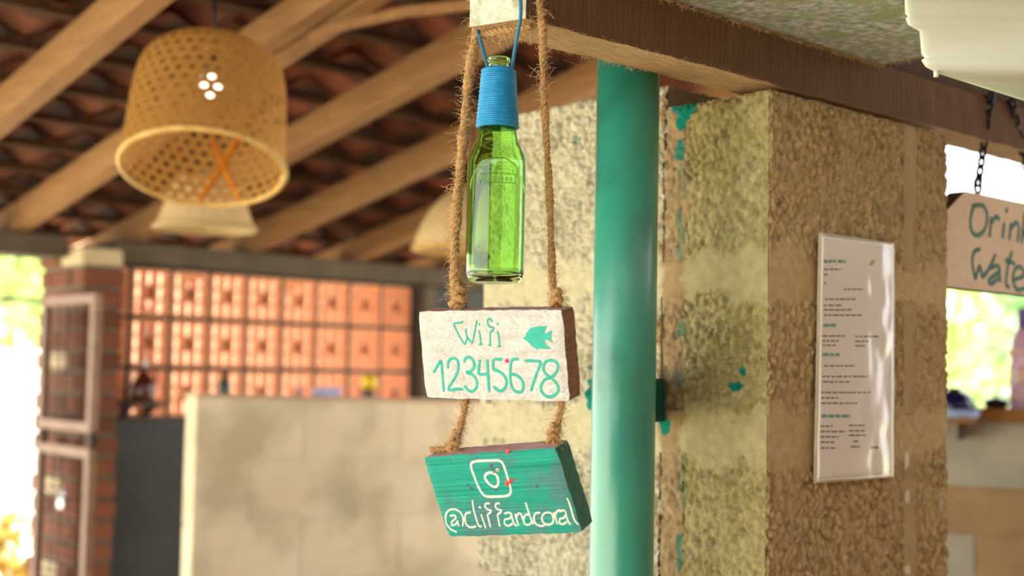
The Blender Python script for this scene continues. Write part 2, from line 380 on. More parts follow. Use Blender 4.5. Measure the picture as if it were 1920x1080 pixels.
# ------------------------------------------------------------------ back wall of pierced clay blocks
wb = empty('wall_back', (3, YW, 0)); tag(wb, kind='structure')
BX0, BP = 2.314, .1748; BT = .052
MB().box((2.235, YW, 0), (4.62, YW + .14, 1.331)).build('dado', 'dark_plaster', wb)
MB().box((3.722, YW - .004, 1.331), (4.62, YW + .14, 1.934)).build('plaster_panel', 'dark_plaster', wb)
MB().bbox((3.73, YW - .07, 0), (3.80, YW - .004, 1.934), .005).build('post', 'ring_beam', wb)
def breeze(wd, ht, cols):
    m = MB(); t = .012; # outer shell and inner bars; holes 3 x 3 with the middle one closed
    rows = 3; bw = .011
    xs = np.linspace(t / 2, wd - t / 2, cols + 1); zs = np.linspace(t / 2, ht - t / 2, rows + 1)
    for i, x in enumerate(xs):
        h = bw / 2 if 0 < i < cols else t / 2
        m.box((x - h, 0, 0), (x + h, BT, ht))
    for k, z in enumerate(zs):
        h = bw / 2 if 0 < k < rows else t / 2
        for i in range(cols):
            m.box((xs[i] + .004, .001, z - h), (xs[i + 1] - .004, BT - .001, z + h))
    if cols == 3:
        cx, cz = wd / 2, ht / 2; a = wd / 6 + .002; b = ht / 6 + .002     # closed middle with a raised four-pointed boss
        m.prism([(cx - a, cz - b), (cx + a, cz - b), (cx + a, cz + b), (cx - a, cz + b)], BT - .016, BT - .003, 1)
        m.add([(cx - a * .8, BT - .016, cz - b * .8), (cx + a * .8, BT - .016, cz - b * .8), (cx + a * .8, BT - .016, cz + b * .8), (cx - a * .8, BT - .016, cz + b * .8), (cx, .018, cz)], [(0, 1, 4), (1, 2, 4), (2, 3, 4), (3, 0, 4)])
    return m
bme = breeze(.158, .1845, 3).mesh('breeze_block', 'clay_block'); bme1 = breeze(.058, .1845, 1).mesh('breeze_block', 'clay_block')
ZR = [1.332, 1.5325, 1.733]; ZH = .2
for z in ZR:
    mesh_obj('breeze_block', bme1, wb, (2.244 - 3, 0, z + .008))
    for c in range(8): mesh_obj('breeze_block', bme, wb, (BX0 + .008 + c * BP - 3, random.uniform(-.003, .003), z + .008))
mo = MB()
for k in range(4): mo.box((2.238, YW + .006, 1.332 + k * .2005 - .009), (3.722, YW + BT - .004, 1.332 + k * .2005 + .009))
for c in range(9):
    for z in ZR: mo.box((BX0 + c * BP - .009, YW + .007, z + .006), (BX0 + c * BP + .009, YW + BT - .005, z + .196))
mo.build('mortar_grid', 'mortar_grey', wb)
tag(MB().bbox((2.225, YW - .03, 1.945), (4.62, YW + .15, 2.026), .006).build('trim_1', 'ring_beam'), kind='structure')
tag(MB().bbox((-1.6, YW - .03, 1.945), (2.04, YW + .15, 2.026), .006).build('trim_2', 'ring_beam'), kind='structure')

# ------------------------------------------------------------------ brick pillar with gate
bp = empty('brick_pillar', (2.13, 4.92, 0), 'rough red brick pillar at left end of pierced block wall', 'pillar')
PX0, PX1, PY0, PY1 = 2.057, 2.222, 4.72, 5.12
MB().box((PX0 + .012, PY0 + .012, 0), (PX1 - .005, PY1 - .012, 1.99)).build('mortar_core', 'brick_mortar', bp)
br = MB().bbox((-.5, -.5, -.5), (.5, .5, .5), .05).mesh('brick', 'brick'); brp = MB().bbox((-.5, -.5, -.5), (.5, .5, .5), .05).mesh('brick', 'brick_pale')
def brick(x0, x1, y0, y1, z0, z1, me=None):
    j = lambda: random.uniform(-.006, .006)
    o = mesh_obj('brick', me or br, bp, ((x0 + x1) / 2 - 2.13 + j(), (y0 + y1) / 2 - 4.92 + j(), (z0 + z1) / 2)); o.scale = (x1 - x0, y1 - y0, z1 - z0)
    o.rotation_euler[2] = random.uniform(-.03, .03)
for k in range(25):
    z0 = .01 + k * .0795; z1 = z0 + .064; me = brp if k in (24, 13, 9, 19) else br
    if k % 2: brick(PX0, PX1, PY0, PY0 + .1, z0, z1); brick(PX0, PX1, PY0 + .115, PY0 + .3, z0, z1, me); brick(PX0, PX1, PY0 + .315, PY1, z0, z1)
    else: brick(PX0, PX1, PY0, PY0 + .2, z0, z1, me); brick(PX0, PX1, PY0 + .215, PY1, z0, z1)
gt = empty('metal_gate', (2.0, 4.68, .0), 'narrow rusty metal mesh gate standing before the brick pillar', 'gate')
GY0, GY1 = 4.44, 4.905
def gbar(a, b, r, name, m): MB().box((2.0 - r, a[0], a[1]), (2.0 + r, b[0], b[1])).build(name, m, gt)
for (z0, z1) in ((1.30, 1.795), (.55, 1.245)):
    gbar((GY0, z0), (GY0 + .035, z1), .015, 'stile', 'rusty_metal'); gbar((GY1 - .03, z0), (GY1, z1), .015, 'stile', 'rusty_metal')
    gbar((GY0 + .035, z0), (GY1 - .03, z0 + .035), .014, 'rail', 'rusty_metal'); gbar((GY0 + .035, z1 - .035), (GY1 - .03, z1), .014, 'rail', 'rusty_metal')
    z = z0 + .06
    while z < z1 - .045:
        MB().tube([(2.0, GY0 + .03, z), (2.0, GY1 - .02, z)], .0035, 6).build('mesh_bar', 'dark_wire', gt); z += .034
    for y in np.linspace(GY0 + .035, GY1 - .03, 6)[1:-1]: MB().tube([(2.006, y, z0 + .03), (2.006, y, z1 - .03)], .003, 6).build('mesh_rod', 'dark_wire', gt)
MB().box((2.0 - .02, GY0 - .012, .3), (2.02, GY0 + .001, .55)).build('gate_leg', 'rusty_metal', gt)
MB().box((1.98, GY0, 0), (2.02, GY0 + .04, .55)).build('gate_leg', 'rusty_metal', gt); MB().box((1.98, GY1 - .04, 0), (2.02, GY1, .55)).build('gate_leg', 'rusty_metal', gt)
MB().box((1.988, GY0 - .004, 1.245), (2.012, GY0 + .04, 1.30)).build('hinge', 'dark_wire', gt); MB().box((1.988, GY1 - .04, 1.245), (2.012, GY1, 1.30)).build('hinge', 'dark_wire', gt)
pk = empty('padlock', (1.982, 4.63, 1.025), 'shiny steel padlock hanging on the lower gate mesh', 'padlock')
MB().bbox((1.966, 4.61, 1.02), (1.984, 4.65, 1.055), .006).build('lock_body', 'steel', pk)
MB().tube([(1.975, 4.618, 1.05), (1.978, 4.62, 1.075), (1.984, 4.63, 1.085), (1.978, 4.64, 1.075), (1.975, 4.642, 1.05)], .004, 8).build('shackle', 'steel', pk)

# ------------------------------------------------------------------ low concrete block partition
wm = empty('wall_middle', (2.6, 3.7, 0)); tag(wm, kind='structure')
def top_z(x): return 1.447 - .0195 * (x - 1.945)
wmc = MB(); LX0, LX1 = 2.0, 3.62
wmc.add([(LX0 + .003, 3.7025, 0), (LX1, 3.7025, 0), (LX1, 3.766, 0), (LX0 + .006, 3.766, 0), (LX0 + .003, 3.7025, top_z(LX0)), (LX1, 3.7025, top_z(LX1)), (LX1, 3.766, top_z(LX1)), (LX0 + .006, 3.766, top_z(LX0))],
        [(0, 3, 2, 1), (4, 5, 6, 7), (0, 1, 5, 4), (1, 2, 6, 5), (2, 3, 7, 6), (3, 0, 4, 7)])
wmc.build('mortar_core', 'low_mortar', wm)
zc = 1.447; k = 0
while zc > .02:
    z0 = max(zc - .1945, .005); x = LX0 - (.2 if k % 2 else 0)
    while x < LX1:
        a = max(x, LX0); b = min(x + .395, LX1)
        if b - a > .05:
            m = MB(); dz = -.0195 * ((a + b) / 2 - LX0)
            m.bbox((a, 3.7, z0 + dz if z0 > .01 else z0), (b, 3.77, zc + dz + .004), .003, .001); m.build('concrete_block', 'low_wall', wm)
        x += .4
    zc -= .2; k += 1
cp = MB(); cp.add([(LX0 - .004, 3.694, top_z(LX0)), (LX1, 3.694, top_z(LX1)), (LX1, 3.776, top_z(LX1)), (LX0 - .004, 3.776, top_z(LX0))] +
       [(LX0 - .004, 3.694, top_z(LX0) + .014), (LX1, 3.694, top_z(LX1) + .014), (LX1, 3.776, top_z(LX1) + .014), (LX0 - .004, 3.776, top_z(LX0) + .014)],
       [(0, 3, 2, 1), (4, 5, 6, 7), (0, 1, 5, 4), (1, 2, 6, 5), (2, 3, 7, 6), (3, 0, 4, 7)])
cp.build('cap', 'wall_cap', wm)
# small things on the partition and against the pierced wall
def ptop(px): p = on(px, 740, 1, 3.736); return p[0], 3.736, top_z(p[0]) + .014
x, y, z = ptop(420); b = empty('green_bottle', (x, y, z), 'small dark green bottle standing on the low block wall', 'bottle')
MB().lathe([(.001, 0), (.018, 0), (.019, .006), (.019, .03), (.009, .045), (.008, .062), (.0, .062)], (x, y, z), 20).build('glass_body', 'green_dark', b)
MB().lathe([(.0, .062), (.0095, .062), (.0095, .071), (0, .071)], (x, y, z), 16).build('cap', 'black_plastic', b)
x, y, z = ptop(562); tag(MB().lathe([(0, 0), (.009, .001), (.016, .008), (.018, .017), (.015, .027), (.008, .032), (.005, .031), (0, .029)], (x, y, z), 20).build('pink_onion', 'pink_soft'), 'tiny pinkish round thing on the low wall left of the lilac one', 'ornament')
x, y, z = ptop(616); lb = empty('lilac_box', (x, y, z), 'flat lilac box lying on the low block wall', 'box')
MB().bbox((x - .048, y - .03, z), (x + .034, y + .03, z + .022), .004).build('tray', 'lilac_soft', lb); MB().bbox((x - .05, y - .032, z + .022), (x + .036, y + .032, z + .03), .003).build('lid', 'lilac_soft', lb)
x, y, z = ptop(692); yl = empty('yellow_lemon', (x, y, z), 'bright yellow round fruit on the low block wall', 'fruit')
MB().lathe([(0, .024), (.012, .026), (.024, .034), (.029, .05), (.026, .066), (.014, .076), (.005, .080), (0, .083)], (x, y, z), 24).build('rind', 'yellow_gloss', yl)
MB().lathe([(0, 0), (.02, 0), (.022, .006), (.014, .02), (.02, .028), (0, .028)], (x, y, z), 20).build('stand', 'brown_glass', yl)
# dark jug on a bracket before the pierced wall
jx, jz = on(268, 745, 1, 4.76)[0], 1.40
jg = empty('brown_jug', (jx, 4.76, jz), 'dark brown glass jug on a small shelf before the pierced wall', 'jug')
MB().lathe([(0, 0), (.04, 0), (.047, .01), (.047, .065), (.035, .09), (.018, .11), (.016, .135), (.019, .14), (.0, .14)], (jx, 4.76, jz), 24).build('jug_body', 'brown_glass', jg)
MB().tube([(jx + .018, 4.76, jz + .128), (jx + .045, 4.76, jz + .125), (jx + .055, 4.76, jz + .095), (jx + .044, 4.76, jz + .065)], .006, 8).build('handle', 'brown_glass', jg)
MB().lathe([(0, .14), (.014, .14), (.016, .15), (.010, .162), (0, .164)], (jx, 4.76, jz), 16).build('stopper', 'white_gloss', jg)
sh = empty('wall_shelf', (jx, 4.78, jz - .014), 'narrow little wooden shelf under the brown jug', 'shelf')
MB().bbox((jx - .07, 4.70, jz - .014), (jx + .07, YW - .001, jz), .003).build('shelf_plank', 'ring_beam', sh)
for s in (-.05, .05): MB().prism([(4.72, jz - .014), (YW - .001, jz - .014), (YW - .001, jz - .07)], jx + s - .006, jx + s + .006, 0).build('bracket', 'dark_wire', sh)

# ------------------------------------------------------------------ rough concrete block column
XC, YC, XE, YE = 1.444, 1.09, 1.912, 1.69
col = empty('block_column', ((XC + XE) / 2, (YC + YE) / 2, 0), 'rough pitted concrete block column behind the teal pipe', 'column')
STAINS = []   # (y, z, ry, rz) teal paint on the face x = XC
for px, py, rx, ry, al in [(1282, 192, 22, 24, 1), (1300, 175, 16, 12, .9), (1276, 225, 10, 22, 1), (1272, 275, 8, 26, .9), (1276, 345, 9, 50, .3), (1271, 440, 7, 70, .45), (1272, 618, 7, 18, .7), (1382, 716, 16, 13, 1), (1392, 695, 5, 12, 1), (1107, 735, 9, 42, 1), (1108, 690, 5, 10, .8), (1247, 800, 11, 18, 1), (1268, 700, 10, 22, .35), (1270, 1040, 7, 40, .7), (1278, 900, 10, 60, .25), (1078, 262, 5, 7, .5), (1062, 560, 4, 5, .5)]:
    p = on(px, py, 0, XC); d = proj(p)[2]; STAINS.append((p[1], p[2], rx / F * d * 1.45, ry / F * d, al))
CHIPS = []
for px, py, rx, ry in [(1700, 862, 6, 18), (1703, 932, 6, 14), (1767, 942, 6, 18), (1690, 835, 3, 6), (1752, 995, 3, 8), (1702, 1068, 8, 8), (1728, 930, 3, 5)]:
    p = on(px, py, 1, YC); d = proj(p)[2]; CHIPS.append((p[0], p[2], rx / F * d * 1.5, ry / F * d))
def rough_block(name, a, b, res, style, parent, material, amp=.0034, show=('-x', '-y', '+x', '+y', '+z', '-z')):
    a = np.array(a, float); b = np.array(b, float); n = np.maximum(2, np.ceil((b - a) / res).astype(int))
    PP = []; faces = []; base = 0
    for ax in range(3):                      # fine grid on faces that show, one plain quad on faces buried in the masonry
        o1, o2 = [q for q in range(3) if q != ax]
        for sd, key in ((0, '-' + 'xyz'[ax]), (1, '+' + 'xyz'[ax])):
            n1, n2 = (int(n[o1]), int(n[o2])) if key in show else (1, 1)
            g1, g2 = np.meshgrid(np.linspace(a[o1], b[o1], n1 + 1), np.linspace(a[o2], b[o2], n2 + 1), indexing='ij')
            Q = np.zeros((g1.size, 3)); Q[:, ax] = (a, b)[sd][ax]; Q[:, o1] = g1.ravel(); Q[:, o2] = g2.ravel(); PP.append(Q)
            I = base + np.arange(g1.size).reshape(n1 + 1, n2 + 1)
            q = np.stack([I[:-1, :-1], I[1:, :-1], I[1:, 1:], I[:-1, 1:]], -1).reshape(-1, 4)
            faces.append(q[:, ::-1] if (sd == 0) != (ax == 1) else q); base += g1.size
    faces = np.concatenate(faces).tolist()
    P = np.concatenate(PP); c = (a + b) / 2; h = (b - a) / 2
    # outward direction, softened near edges
    e = np.clip((np.abs(P - c) - (h - .006)) / .006, 0, 1) ** 2; Nn = np.sign(P - c) * e; Nn /= np.linalg.norm(Nn, axis=1)[:, None] + 1e-9
    fx_ = np.abs(P[:, 0] - a[0]) < 1e-6; fy_ = np.abs(P[:, 1] - a[1]) < 1e-6
    if a[0] < XC + .01: Nn[fx_] = (-1, 0, 0)
    if a[1] < YC + .01: Nn[fy_] = (0, -1, 0)
    if a[0] < XC + .01 and a[1] < YC + .01: Nn[fx_ & fy_] = (-.6, -.6, 0)
    W = P + np.stack([fbm(P, 90, s) for s in (3, 5, 8)], 1) * .006
    facex = np.abs(P[:, 0] - a[0]) < 1e-6
    if style == 'smooth':
        d = (fbm(P, 40, 2) - .5) * .006 + (fbm(P, 250, 6) - .5) * .0018
        tone = .9 + .25 * (fbm(P, 25, 12) - .5)
    else:
        d1, d2, ids = worley(W, (.0098, .0098, .0092) if style == 'pebble' else (.0078, .0078, .0105), 4)
        g1, g2, ids2 = worley(W, (.0055, .0055, .006), 14)
        peb = np.sqrt(np.clip(1 - (d1 / .66) ** 2, 0, 1)); fin = np.clip((g2 - g1) / .5, 0, 1) ** .7
        wear = np.clip((fbm(P, 14, 33) - .36) * 4, .55, 1)
        nzs = fbm(P, 30, 77, 4)
        smear = np.zeros(len(P))
        for zj, hw in ((1.690, .036), (1.467, .042)): smear = np.maximum(smear, np.clip((1 - np.abs(P[:, 2] - zj) / hw + (nzs - .5) * 1.7 + .15) * 2.2, 0, 1))
        peb = peb * (1 - smear) + .72 * smear; fin = fin * (1 - smear) + .6 * smear
        d = amp * (peb - .75) * wear * (1.15 if style == 'pebble' else .95) + .0012 * (fin - .6) + (fbm(P, 18, 21) - .5) * .006
        tone = np.where(ids < .12, .66 + ids, .84 + .24 * ids) + .18 * (ids2 - .5); tone = tone * (1 - smear) + .98 * smear

    outer = (np.abs(P[:, 0] - XC) < .001) & (np.abs(P[:, 1] - YC) < .002) | (np.abs(P[:, 0] - XE) < .001) | (np.abs(P[:, 1] - YE) < .001) | (P[:, 2] > 1.935)
    edge = (e.sum(1) > 1.2) & outer
    d = d - edge * (.001 + .006 * fbm(P, 60, 40))
    colr = np.ones((len(P), 3)) * tone[:, None]
    tan = np.array([.95, .76, .52]); olive = np.array([.74, .68, .40]); brown = np.array([.72, .54, .40])  # tan puts the warmer, dimmer light of the -y face into its colour
    if style != 'smooth':
        cx = np.array([.83, .77, .53]); o = np.clip((fbm(P, 16, 50) - .42) * 5 + np.clip((P[:, 2] - 1.80) * 6, 0, 1) - .2, 0, 1)[:, None]
        corner = cx * (1 - o) + olive * o; sm = smear[:, None]
        corner = corner * (1 - .75 * sm) + np.array([.97, .93, .74]) * .75 * sm
        nb = fbm(P, 45, 81, 4); kb = np.clip((1 - np.abs(P[:, 1] - 1.264) / .03 + (nb - .5) * 1.5) * 2.5, 0, 1)[:, None]
        onx = np.abs(P[:, 0] - XC) < .012; cream = np.ones(3) * (1 - sm) + np.array([1.06, 1.04, .94]) * sm
        bx_ = np.where((P[:, 1] < 1.264)[:, None], corner, cream); bx_ = bx_ * (1 - kb) + brown * kb
        pk = np.clip((fbm(P, 9, 70) - .5) * 3, 0, 1)[:, None] * .25
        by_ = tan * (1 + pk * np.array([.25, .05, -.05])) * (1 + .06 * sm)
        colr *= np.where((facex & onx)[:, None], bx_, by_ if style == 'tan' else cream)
    if style == 'smooth':
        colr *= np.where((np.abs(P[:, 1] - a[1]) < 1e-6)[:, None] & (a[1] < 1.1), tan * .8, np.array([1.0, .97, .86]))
    if res < .008:
        m = np.zeros(len(P)); nz = fbm(P, 70, 90, 4)
        for y, z, ry, rzz, al in STAINS:
            q = ((P[:, 1] - y) / ry) ** 2 + ((P[:, 2] - z) / rzz) ** 2; m = np.maximum(m, al * np.clip((1.1 - q + (nz - .5) * 4.5) * 2.2, 0, 1) * (np.abs(P[:, 0] - XC) < .02))
        m = m[:, None]; colr = colr * (1 - m) + np.array([.0, .42, .42]) * (.8 + .4 * nz[:, None]) * m
        m = np.zeros(len(P))
        for x, z, rx, rzz in CHIPS:
            q = ((P[:, 0] - x) / rx) ** 2 + ((P[:, 2] - z) / rzz) ** 2; m = np.maximum(m, np.clip((1.1 - q + (nz - .5) * 2) * 3, 0, 1) * (np.abs(P[:, 1] - YC) < .02))
        m = m[:, None]; colr = colr * (1 - m) + np.array([1.2, 1.12, 1.08]) * m
    P2 = P + Nn * d[:, None] - np.array(wl(parent))
    me = bpy.data.meshes.new(name); me.from_pydata(P2.tolist(), [], faces); me.materials.append(MATS[material])
    at_ = me.color_attributes.new('Col', 'FLOAT_COLOR', 'POINT'); at_.data.foreach_set('color', np.concatenate([colr, np.ones((len(P), 1))], 1).ravel().astype(np.float32))
    me.polygons.foreach_set('use_smooth', [True] * len(faces)); me.update()
    return mesh_obj(name, me, parent)
MBAR = (1.783, 1.815)          # upright mortar strip on the long face
JO = [(1.665, 1.712), (1.437, 1.496)]
courses = [(1.712, 1.944), (1.496, 1.665), (1.215, 1.437)]
R_ = .0019
MB().box((XC + .035, YC + .035, 0), (XE - .035, YE - .035, 1.90)).build('core', 'mortar_grey', col)
for n, (z0, z1) in enumerate(courses):
    tp = ('+z',) if n == 0 else ()
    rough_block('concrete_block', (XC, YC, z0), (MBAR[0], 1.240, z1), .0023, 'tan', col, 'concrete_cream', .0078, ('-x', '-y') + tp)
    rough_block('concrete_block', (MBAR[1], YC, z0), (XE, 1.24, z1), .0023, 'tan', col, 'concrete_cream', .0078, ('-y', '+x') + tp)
    zz = z1 + .035 if n == 0 else z1
    rough_block('concrete_block', (XC, 1.284, z0), (XC + .15, YE, zz), R_, 'pebble', col, 'concrete_cream', .0095, ('-x', '+y') + tp)
    rough_block('mortar_strip', (XC + .003, 1.236, z0), (XC + .04, 1.288, z1 + .001), .0023, 'brown', col, 'concrete_cream', .006, ('-x',) + tp)
    rough_block('mortar_strip', (MBAR[0] - .003, YC + .0006, z0), (MBAR[1] + .003, YC + .04, z1 + .001), .004, 'smooth', col, 'mortar', show=('-y',) + tp)
for z0, z1 in JO:
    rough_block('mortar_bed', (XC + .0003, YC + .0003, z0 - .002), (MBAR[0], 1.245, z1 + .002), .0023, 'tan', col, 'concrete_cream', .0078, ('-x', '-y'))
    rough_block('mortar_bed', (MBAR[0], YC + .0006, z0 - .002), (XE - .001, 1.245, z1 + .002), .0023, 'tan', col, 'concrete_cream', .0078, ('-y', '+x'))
    rough_block('mortar_bed', (XC + .0003, 1.245, z0 - .002), (XC + .14, YE - .002, z1 + .002), R_, 'pebble', col, 'concrete_cream', .0095, ('-x', '+y'))
zb = 1.215
while zb > .05:                 # courses below the picture
    z1 = zb - .02; z0 = max(z1 - .2, .002)
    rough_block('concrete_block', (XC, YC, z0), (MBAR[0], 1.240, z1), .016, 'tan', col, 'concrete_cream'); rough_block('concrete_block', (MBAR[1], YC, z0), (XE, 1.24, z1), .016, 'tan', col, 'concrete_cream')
    rough_block('concrete_block', (XC, 1.284, z0), (XC + .15, YE, z1), .016, 'pebble', col, 'concrete_cream'); zb = z0
for z1 in (1.944, 1.665):       # far side of the column
    rough_block('concrete_block', (XC + .155, 1.25, z1 - .23), (XE, YE, z1), .02, 'pebble', col, 'concrete_cream')

# ------------------------------------------------------------------ teal pipe
PXc, PYc, PR = 1.289, 1.212, .0428
pp = empty('teal_pipe', (PXc, PYc, 0), 'thick teal painted round pipe rising behind the wooden beam', 'pipe')
MB().lathe([(PR - .004, 0), (PR, 0), (PR, .6), (PR * 1.004, 1.2), (PR, 1.6), (PR, 2.03), (PR - .004, 2.03)], (PXc, PYc, 0), 64, closed=True).build('pipe_tube', 'pipe_teal', pp)
MB().bbox((PXc + .012, PYc + .0405, 1.478), (PXc + .042, PYc + .066, 1.545), .003).bbox((PXc + .03, PYc + .060, 1.480), (XC - .001, PYc + .084, 1.543), .003).build('wall_bracket', 'pipe_dark', pp)

# ------------------------------------------------------------------ wooden beam, board, box
YB0, YB1, ZB0, ZB1 = 1.095, 1.170, 1.953, 2.026
bm_ = empty('wooden_beam', (1.7, 1.13, ZB0), 'brown rough sawn wooden beam with white painted end', 'beam')
m = MB(); n = 90; xs = np.linspace(.981, 3.3, n); vs = []
for i, x in enumerate(xs):
    j = lambda s: (random.uniform(-s, s))
    sk = .0 if i else 0
    vs += [(x + (.011 if i == 0 else 0), YB0 + j(.0012), ZB0 + j(.0012)), (x - (.011 if i == 0 else 0), YB1 + j(.0012), ZB0 + j(.0012)), (x - (.011 if i == 0 else 0), YB1, ZB1), (x + (.011 if i == 0 else 0), YB0, ZB1)]
for i in range(n - 1):
    a = 4 * i; b = a + 4
    m.cur = 1; m.add([], []); 
    for q, mi in (((0, 1), 1), ((1, 2), 0), ((2, 3), 0), ((3, 0), 0)):
        m.f.append((a + q[0], a + q[1], b + q[1], b + q[0])); m.mi.append(mi); m.sm.append(False)
m.v = vs; m.f += [(0, 1, 2, 3), (4 * n - 1, 4 * n - 2, 4 * n - 3, 4 * n - 4)]; m.mi += [2, 0]; m.sm += [False, False]
m.build('timber', ['beam_wood', 'beam_under_lit', 'beam_end'], bm_)
def hairs(m, pts, dirs, lens, r=.00016, curl=.5, seg=5):
    for p, d, l in zip(pts, dirs, lens):
        p = np.array(p, float); d = np.array(d, float); d /= np.linalg.norm(d) + 1e-9; P = [p]
        for k in range(seg):
            d = d + RNG.normal(0, curl, 3) * .6; d /= np.linalg.norm(d); P.append(P[-1] + d * l / seg)
        m.tube(P, np.linspace(r, r * .5, seg + 1), 3, False, False)
MB().bbox((1.76, YB0 + .012, ZB1 + .0004), (3.25, YB1, ZB1 + .09), .004).build('upper_shade_plate', 'plank_edge', bm_)  # plank strip kept dark to stand for the shadow line above the beam
m = MB(); N = 700; X = RNG.uniform(.99, 1.45, N); ln = RNG.uniform(.002, .009, N)
hairs(m, [(x, YB0 if k % 2 else YB1, ZB0 + RNG.uniform(-.0005, .002)) for k, x in enumerate(X)], [(RNG.normal(0, .8), RNG.normal(-.3 if k % 2 else .3, .5), RNG.normal(-.5, .5)) for k in range(N)], ln, .0002)
tag(m.build('splinters', 'fibre_pale', bm_), kind='stuff')
m = MB()   # rope fluff caught under the beam end
N = 260; hairs(m, [(1.0 + RNG.uniform(-.012, .05), RNG.uniform(1.09, 1.165), ZB0 - RNG.uniform(0, .003)) for k in range(N)], RNG.normal(0, 1, (N, 3)), RNG.uniform(.006, .02, N), .00022, .8)
tag(m.build('fluff', 'fibre', bm_), kind='stuff')

bd = empty('mossy_board', (1.4, .95, ZB1), 'weathered grey green board lying on the beam beside the white box', 'board')
m = MB(); nx, ny = 70, 60; X = np.linspace(1.10, 1.7215, nx); Y = np.linspace(.60, 1.15, ny); P = np.array([(x, y, ZB1 + .0005) for y in Y for x in X])
dz = (fbm(P, 30, 5) - .5) * .003; dz[P[:, 1] > 1.09] = 0
bot = P.copy(); bot[:, 2] += np.where(dz < 0, dz * .6, dz) + .0008; top = P.copy(); top[:, 2] += .022
fs = [(j * nx + i, j * nx + i + 1, (j + 1) * nx + i + 1, (j + 1) * nx + i) for j in range(ny - 1) for i in range(nx - 1)]
o = nx * ny; fs += [tuple(q + o for q in f[::-1]) for f in fs]
rim = [j for j in range(nx)] + [j * nx + nx - 1 for j in range(1, ny)] + [(ny - 1) * nx + i for i in range(nx - 2, -1, -1)] + [j * nx for j in range(ny - 2, 0, -1)]
fs += [(rim[k], rim[(k + 1) % len(rim)], rim[(k + 1) % len(rim)] + o, rim[k] + o) for k in range(len(rim))]
m.add(np.concatenate([bot, top]), fs); m.build('panel', 'board', bd)
m = MB(); N = 900; X = RNG.uniform(1.12, 1.722, N)
hairs(m, [(x, YB0 - RNG.uniform(.0005, .004), ZB1 - RNG.uniform(0, .004)) for x in X], [(RNG.normal(0, 1), RNG.normal(-.3, .4), RNG.normal(-.15, .4)) for k in range(N)], RNG.uniform(.003, .012, N), .0003, .5)
N = 160; hairs(m, [(1.7215, RNG.uniform(1.0, 1.092), ZB1 + RNG.uniform(0, .006)) for x in range(N)], RNG.normal(0, 1, (N, 3)) * np.array([.5, 1, .6]), RNG.uniform(.004, .014, N), .0003, .5)
tag(m.build('edge_fibres', 'fibre', bd), kind='stuff')

wx = empty('white_plastic_box', (1.55, .77, 1.916), 'white ribbed plastic box fixed under the mossy board at top right', 'box')
foot = [(1.385, .832), (1.53, .702), (1.71, .69), (1.71, .832)]
def ring(off, rad=.02, k=5):
    c = np.mean(foot, axis=0); P = []
    n = len(foot)
    for i in range(n):
        a, b, d = (np.array(foot[(i + q) % n]) for q in (-1, 0, 1))
        u = (b - a) / np.linalg.norm(b - a); v = (d - b) / np.linalg.norm(d - b)
        nu = np.array([u[1], -u[0]]); nv = np.array([v[1], -v[0]])
        if nu @ (a - c) < 0: nu = -nu
        if nv @ (d - c) < 0: nv = -nv
        bis = (nu + nv); bis /= (1 + nu @ nv); corner = b + bis * off; t = rad
        p0 = corner - u * t; p1 = corner + v * t
        for s in np.linspace(0, 1, k): P.append((1 - s) ** 2 * p0 + 2 * s * (1 - s) * corner + s * s * p1)
    return P
levels = [(-.020, 1.9165), (-.008, 1.919), (-.002, 1.925), (.0, 1.932), (-.002, 1.935), (.0, 1.939), (.001, 1.967), (.003, 1.969), (.007, 1.973), (.0082, 1.980), (.007, 1.983), (.0085, 1.986), (.009, 2.022), (.0, 2.0258)]
R = [ring(o, .018) for o, z in levels]; nn = len(R[0]); m = MB(); vs = [(p[0], p[1], z) for (o, z), r in zip(levels, R) for p in r]
fs = [(i * nn + k, i * nn + (k + 1) % nn, (i + 1) * nn + (k + 1) % nn, (i + 1) * nn + k) for i in range(len(levels) - 1) for k in range(nn)] + [tuple(range(nn))[::-1], tuple((len(levels) - 1) * nn + k for k in range(nn))]
m.add(vs, fs, True); ob = m.build('tub', 'white_plastic', wx)
MB().lathe([(0, -.004), (.003, -.004), (.003, .003), (0, .003)], (1.41, .82, 1.9165), 12).build('drain_nub', 'white_plastic', wx)

# ------------------------------------------------------------------ green bottle
BC = at(931, 318, 1.5); bx, by = BC[0], BC[1]; S = 1.5 / F
bt = empty('green_bottle', (bx, by, 1.64), 'empty green glass bottle hanging from the beam with blue wrapped neck', 'bottle')
ztop = at(931, 105, 1.5)[2]; zbot = at(931, 531, 1.5)[2]
def Y2Z(y): return ztop + (zbot - ztop) * (y - 105) / 426
outer = [(17, 105), (20, 105.5), (21.5, 108), (21.5, 113), (19.5, 116), (19.5, 119), (21, 121), (21, 128), (21.5, 140), (25, 170), (30, 205), (35, 240), (37.5, 256), (40.5, 267), (46, 278), (51.5, 290), (54.2, 305), (55, 322), (55, 400), (55, 470), (54.8, 505), (54.2, 516), (51, 525), (45, 530), (36, 531.5), (20, 529), (1, 527)]
inner = [(1, 519), (25, 520), (42, 519), (48.5, 513), (50.5, 500), (51, 400), (51, 322), (49.5, 300), (46, 288), (41, 277), (36, 266), (32, 240), (26, 205), (21.5, 170), (17, 140), (16, 112), (16.5, 106)]
prof = [(r * S, Y2Z(y)) for r, y in catmull(outer, 3)] + [(r * S, Y2Z(y)) for r, y in catmull(inner, 3)]
MB().lathe(prof, (bx, by, 0), 72, closed=True).build('glass_body', 'green_glass', bt)
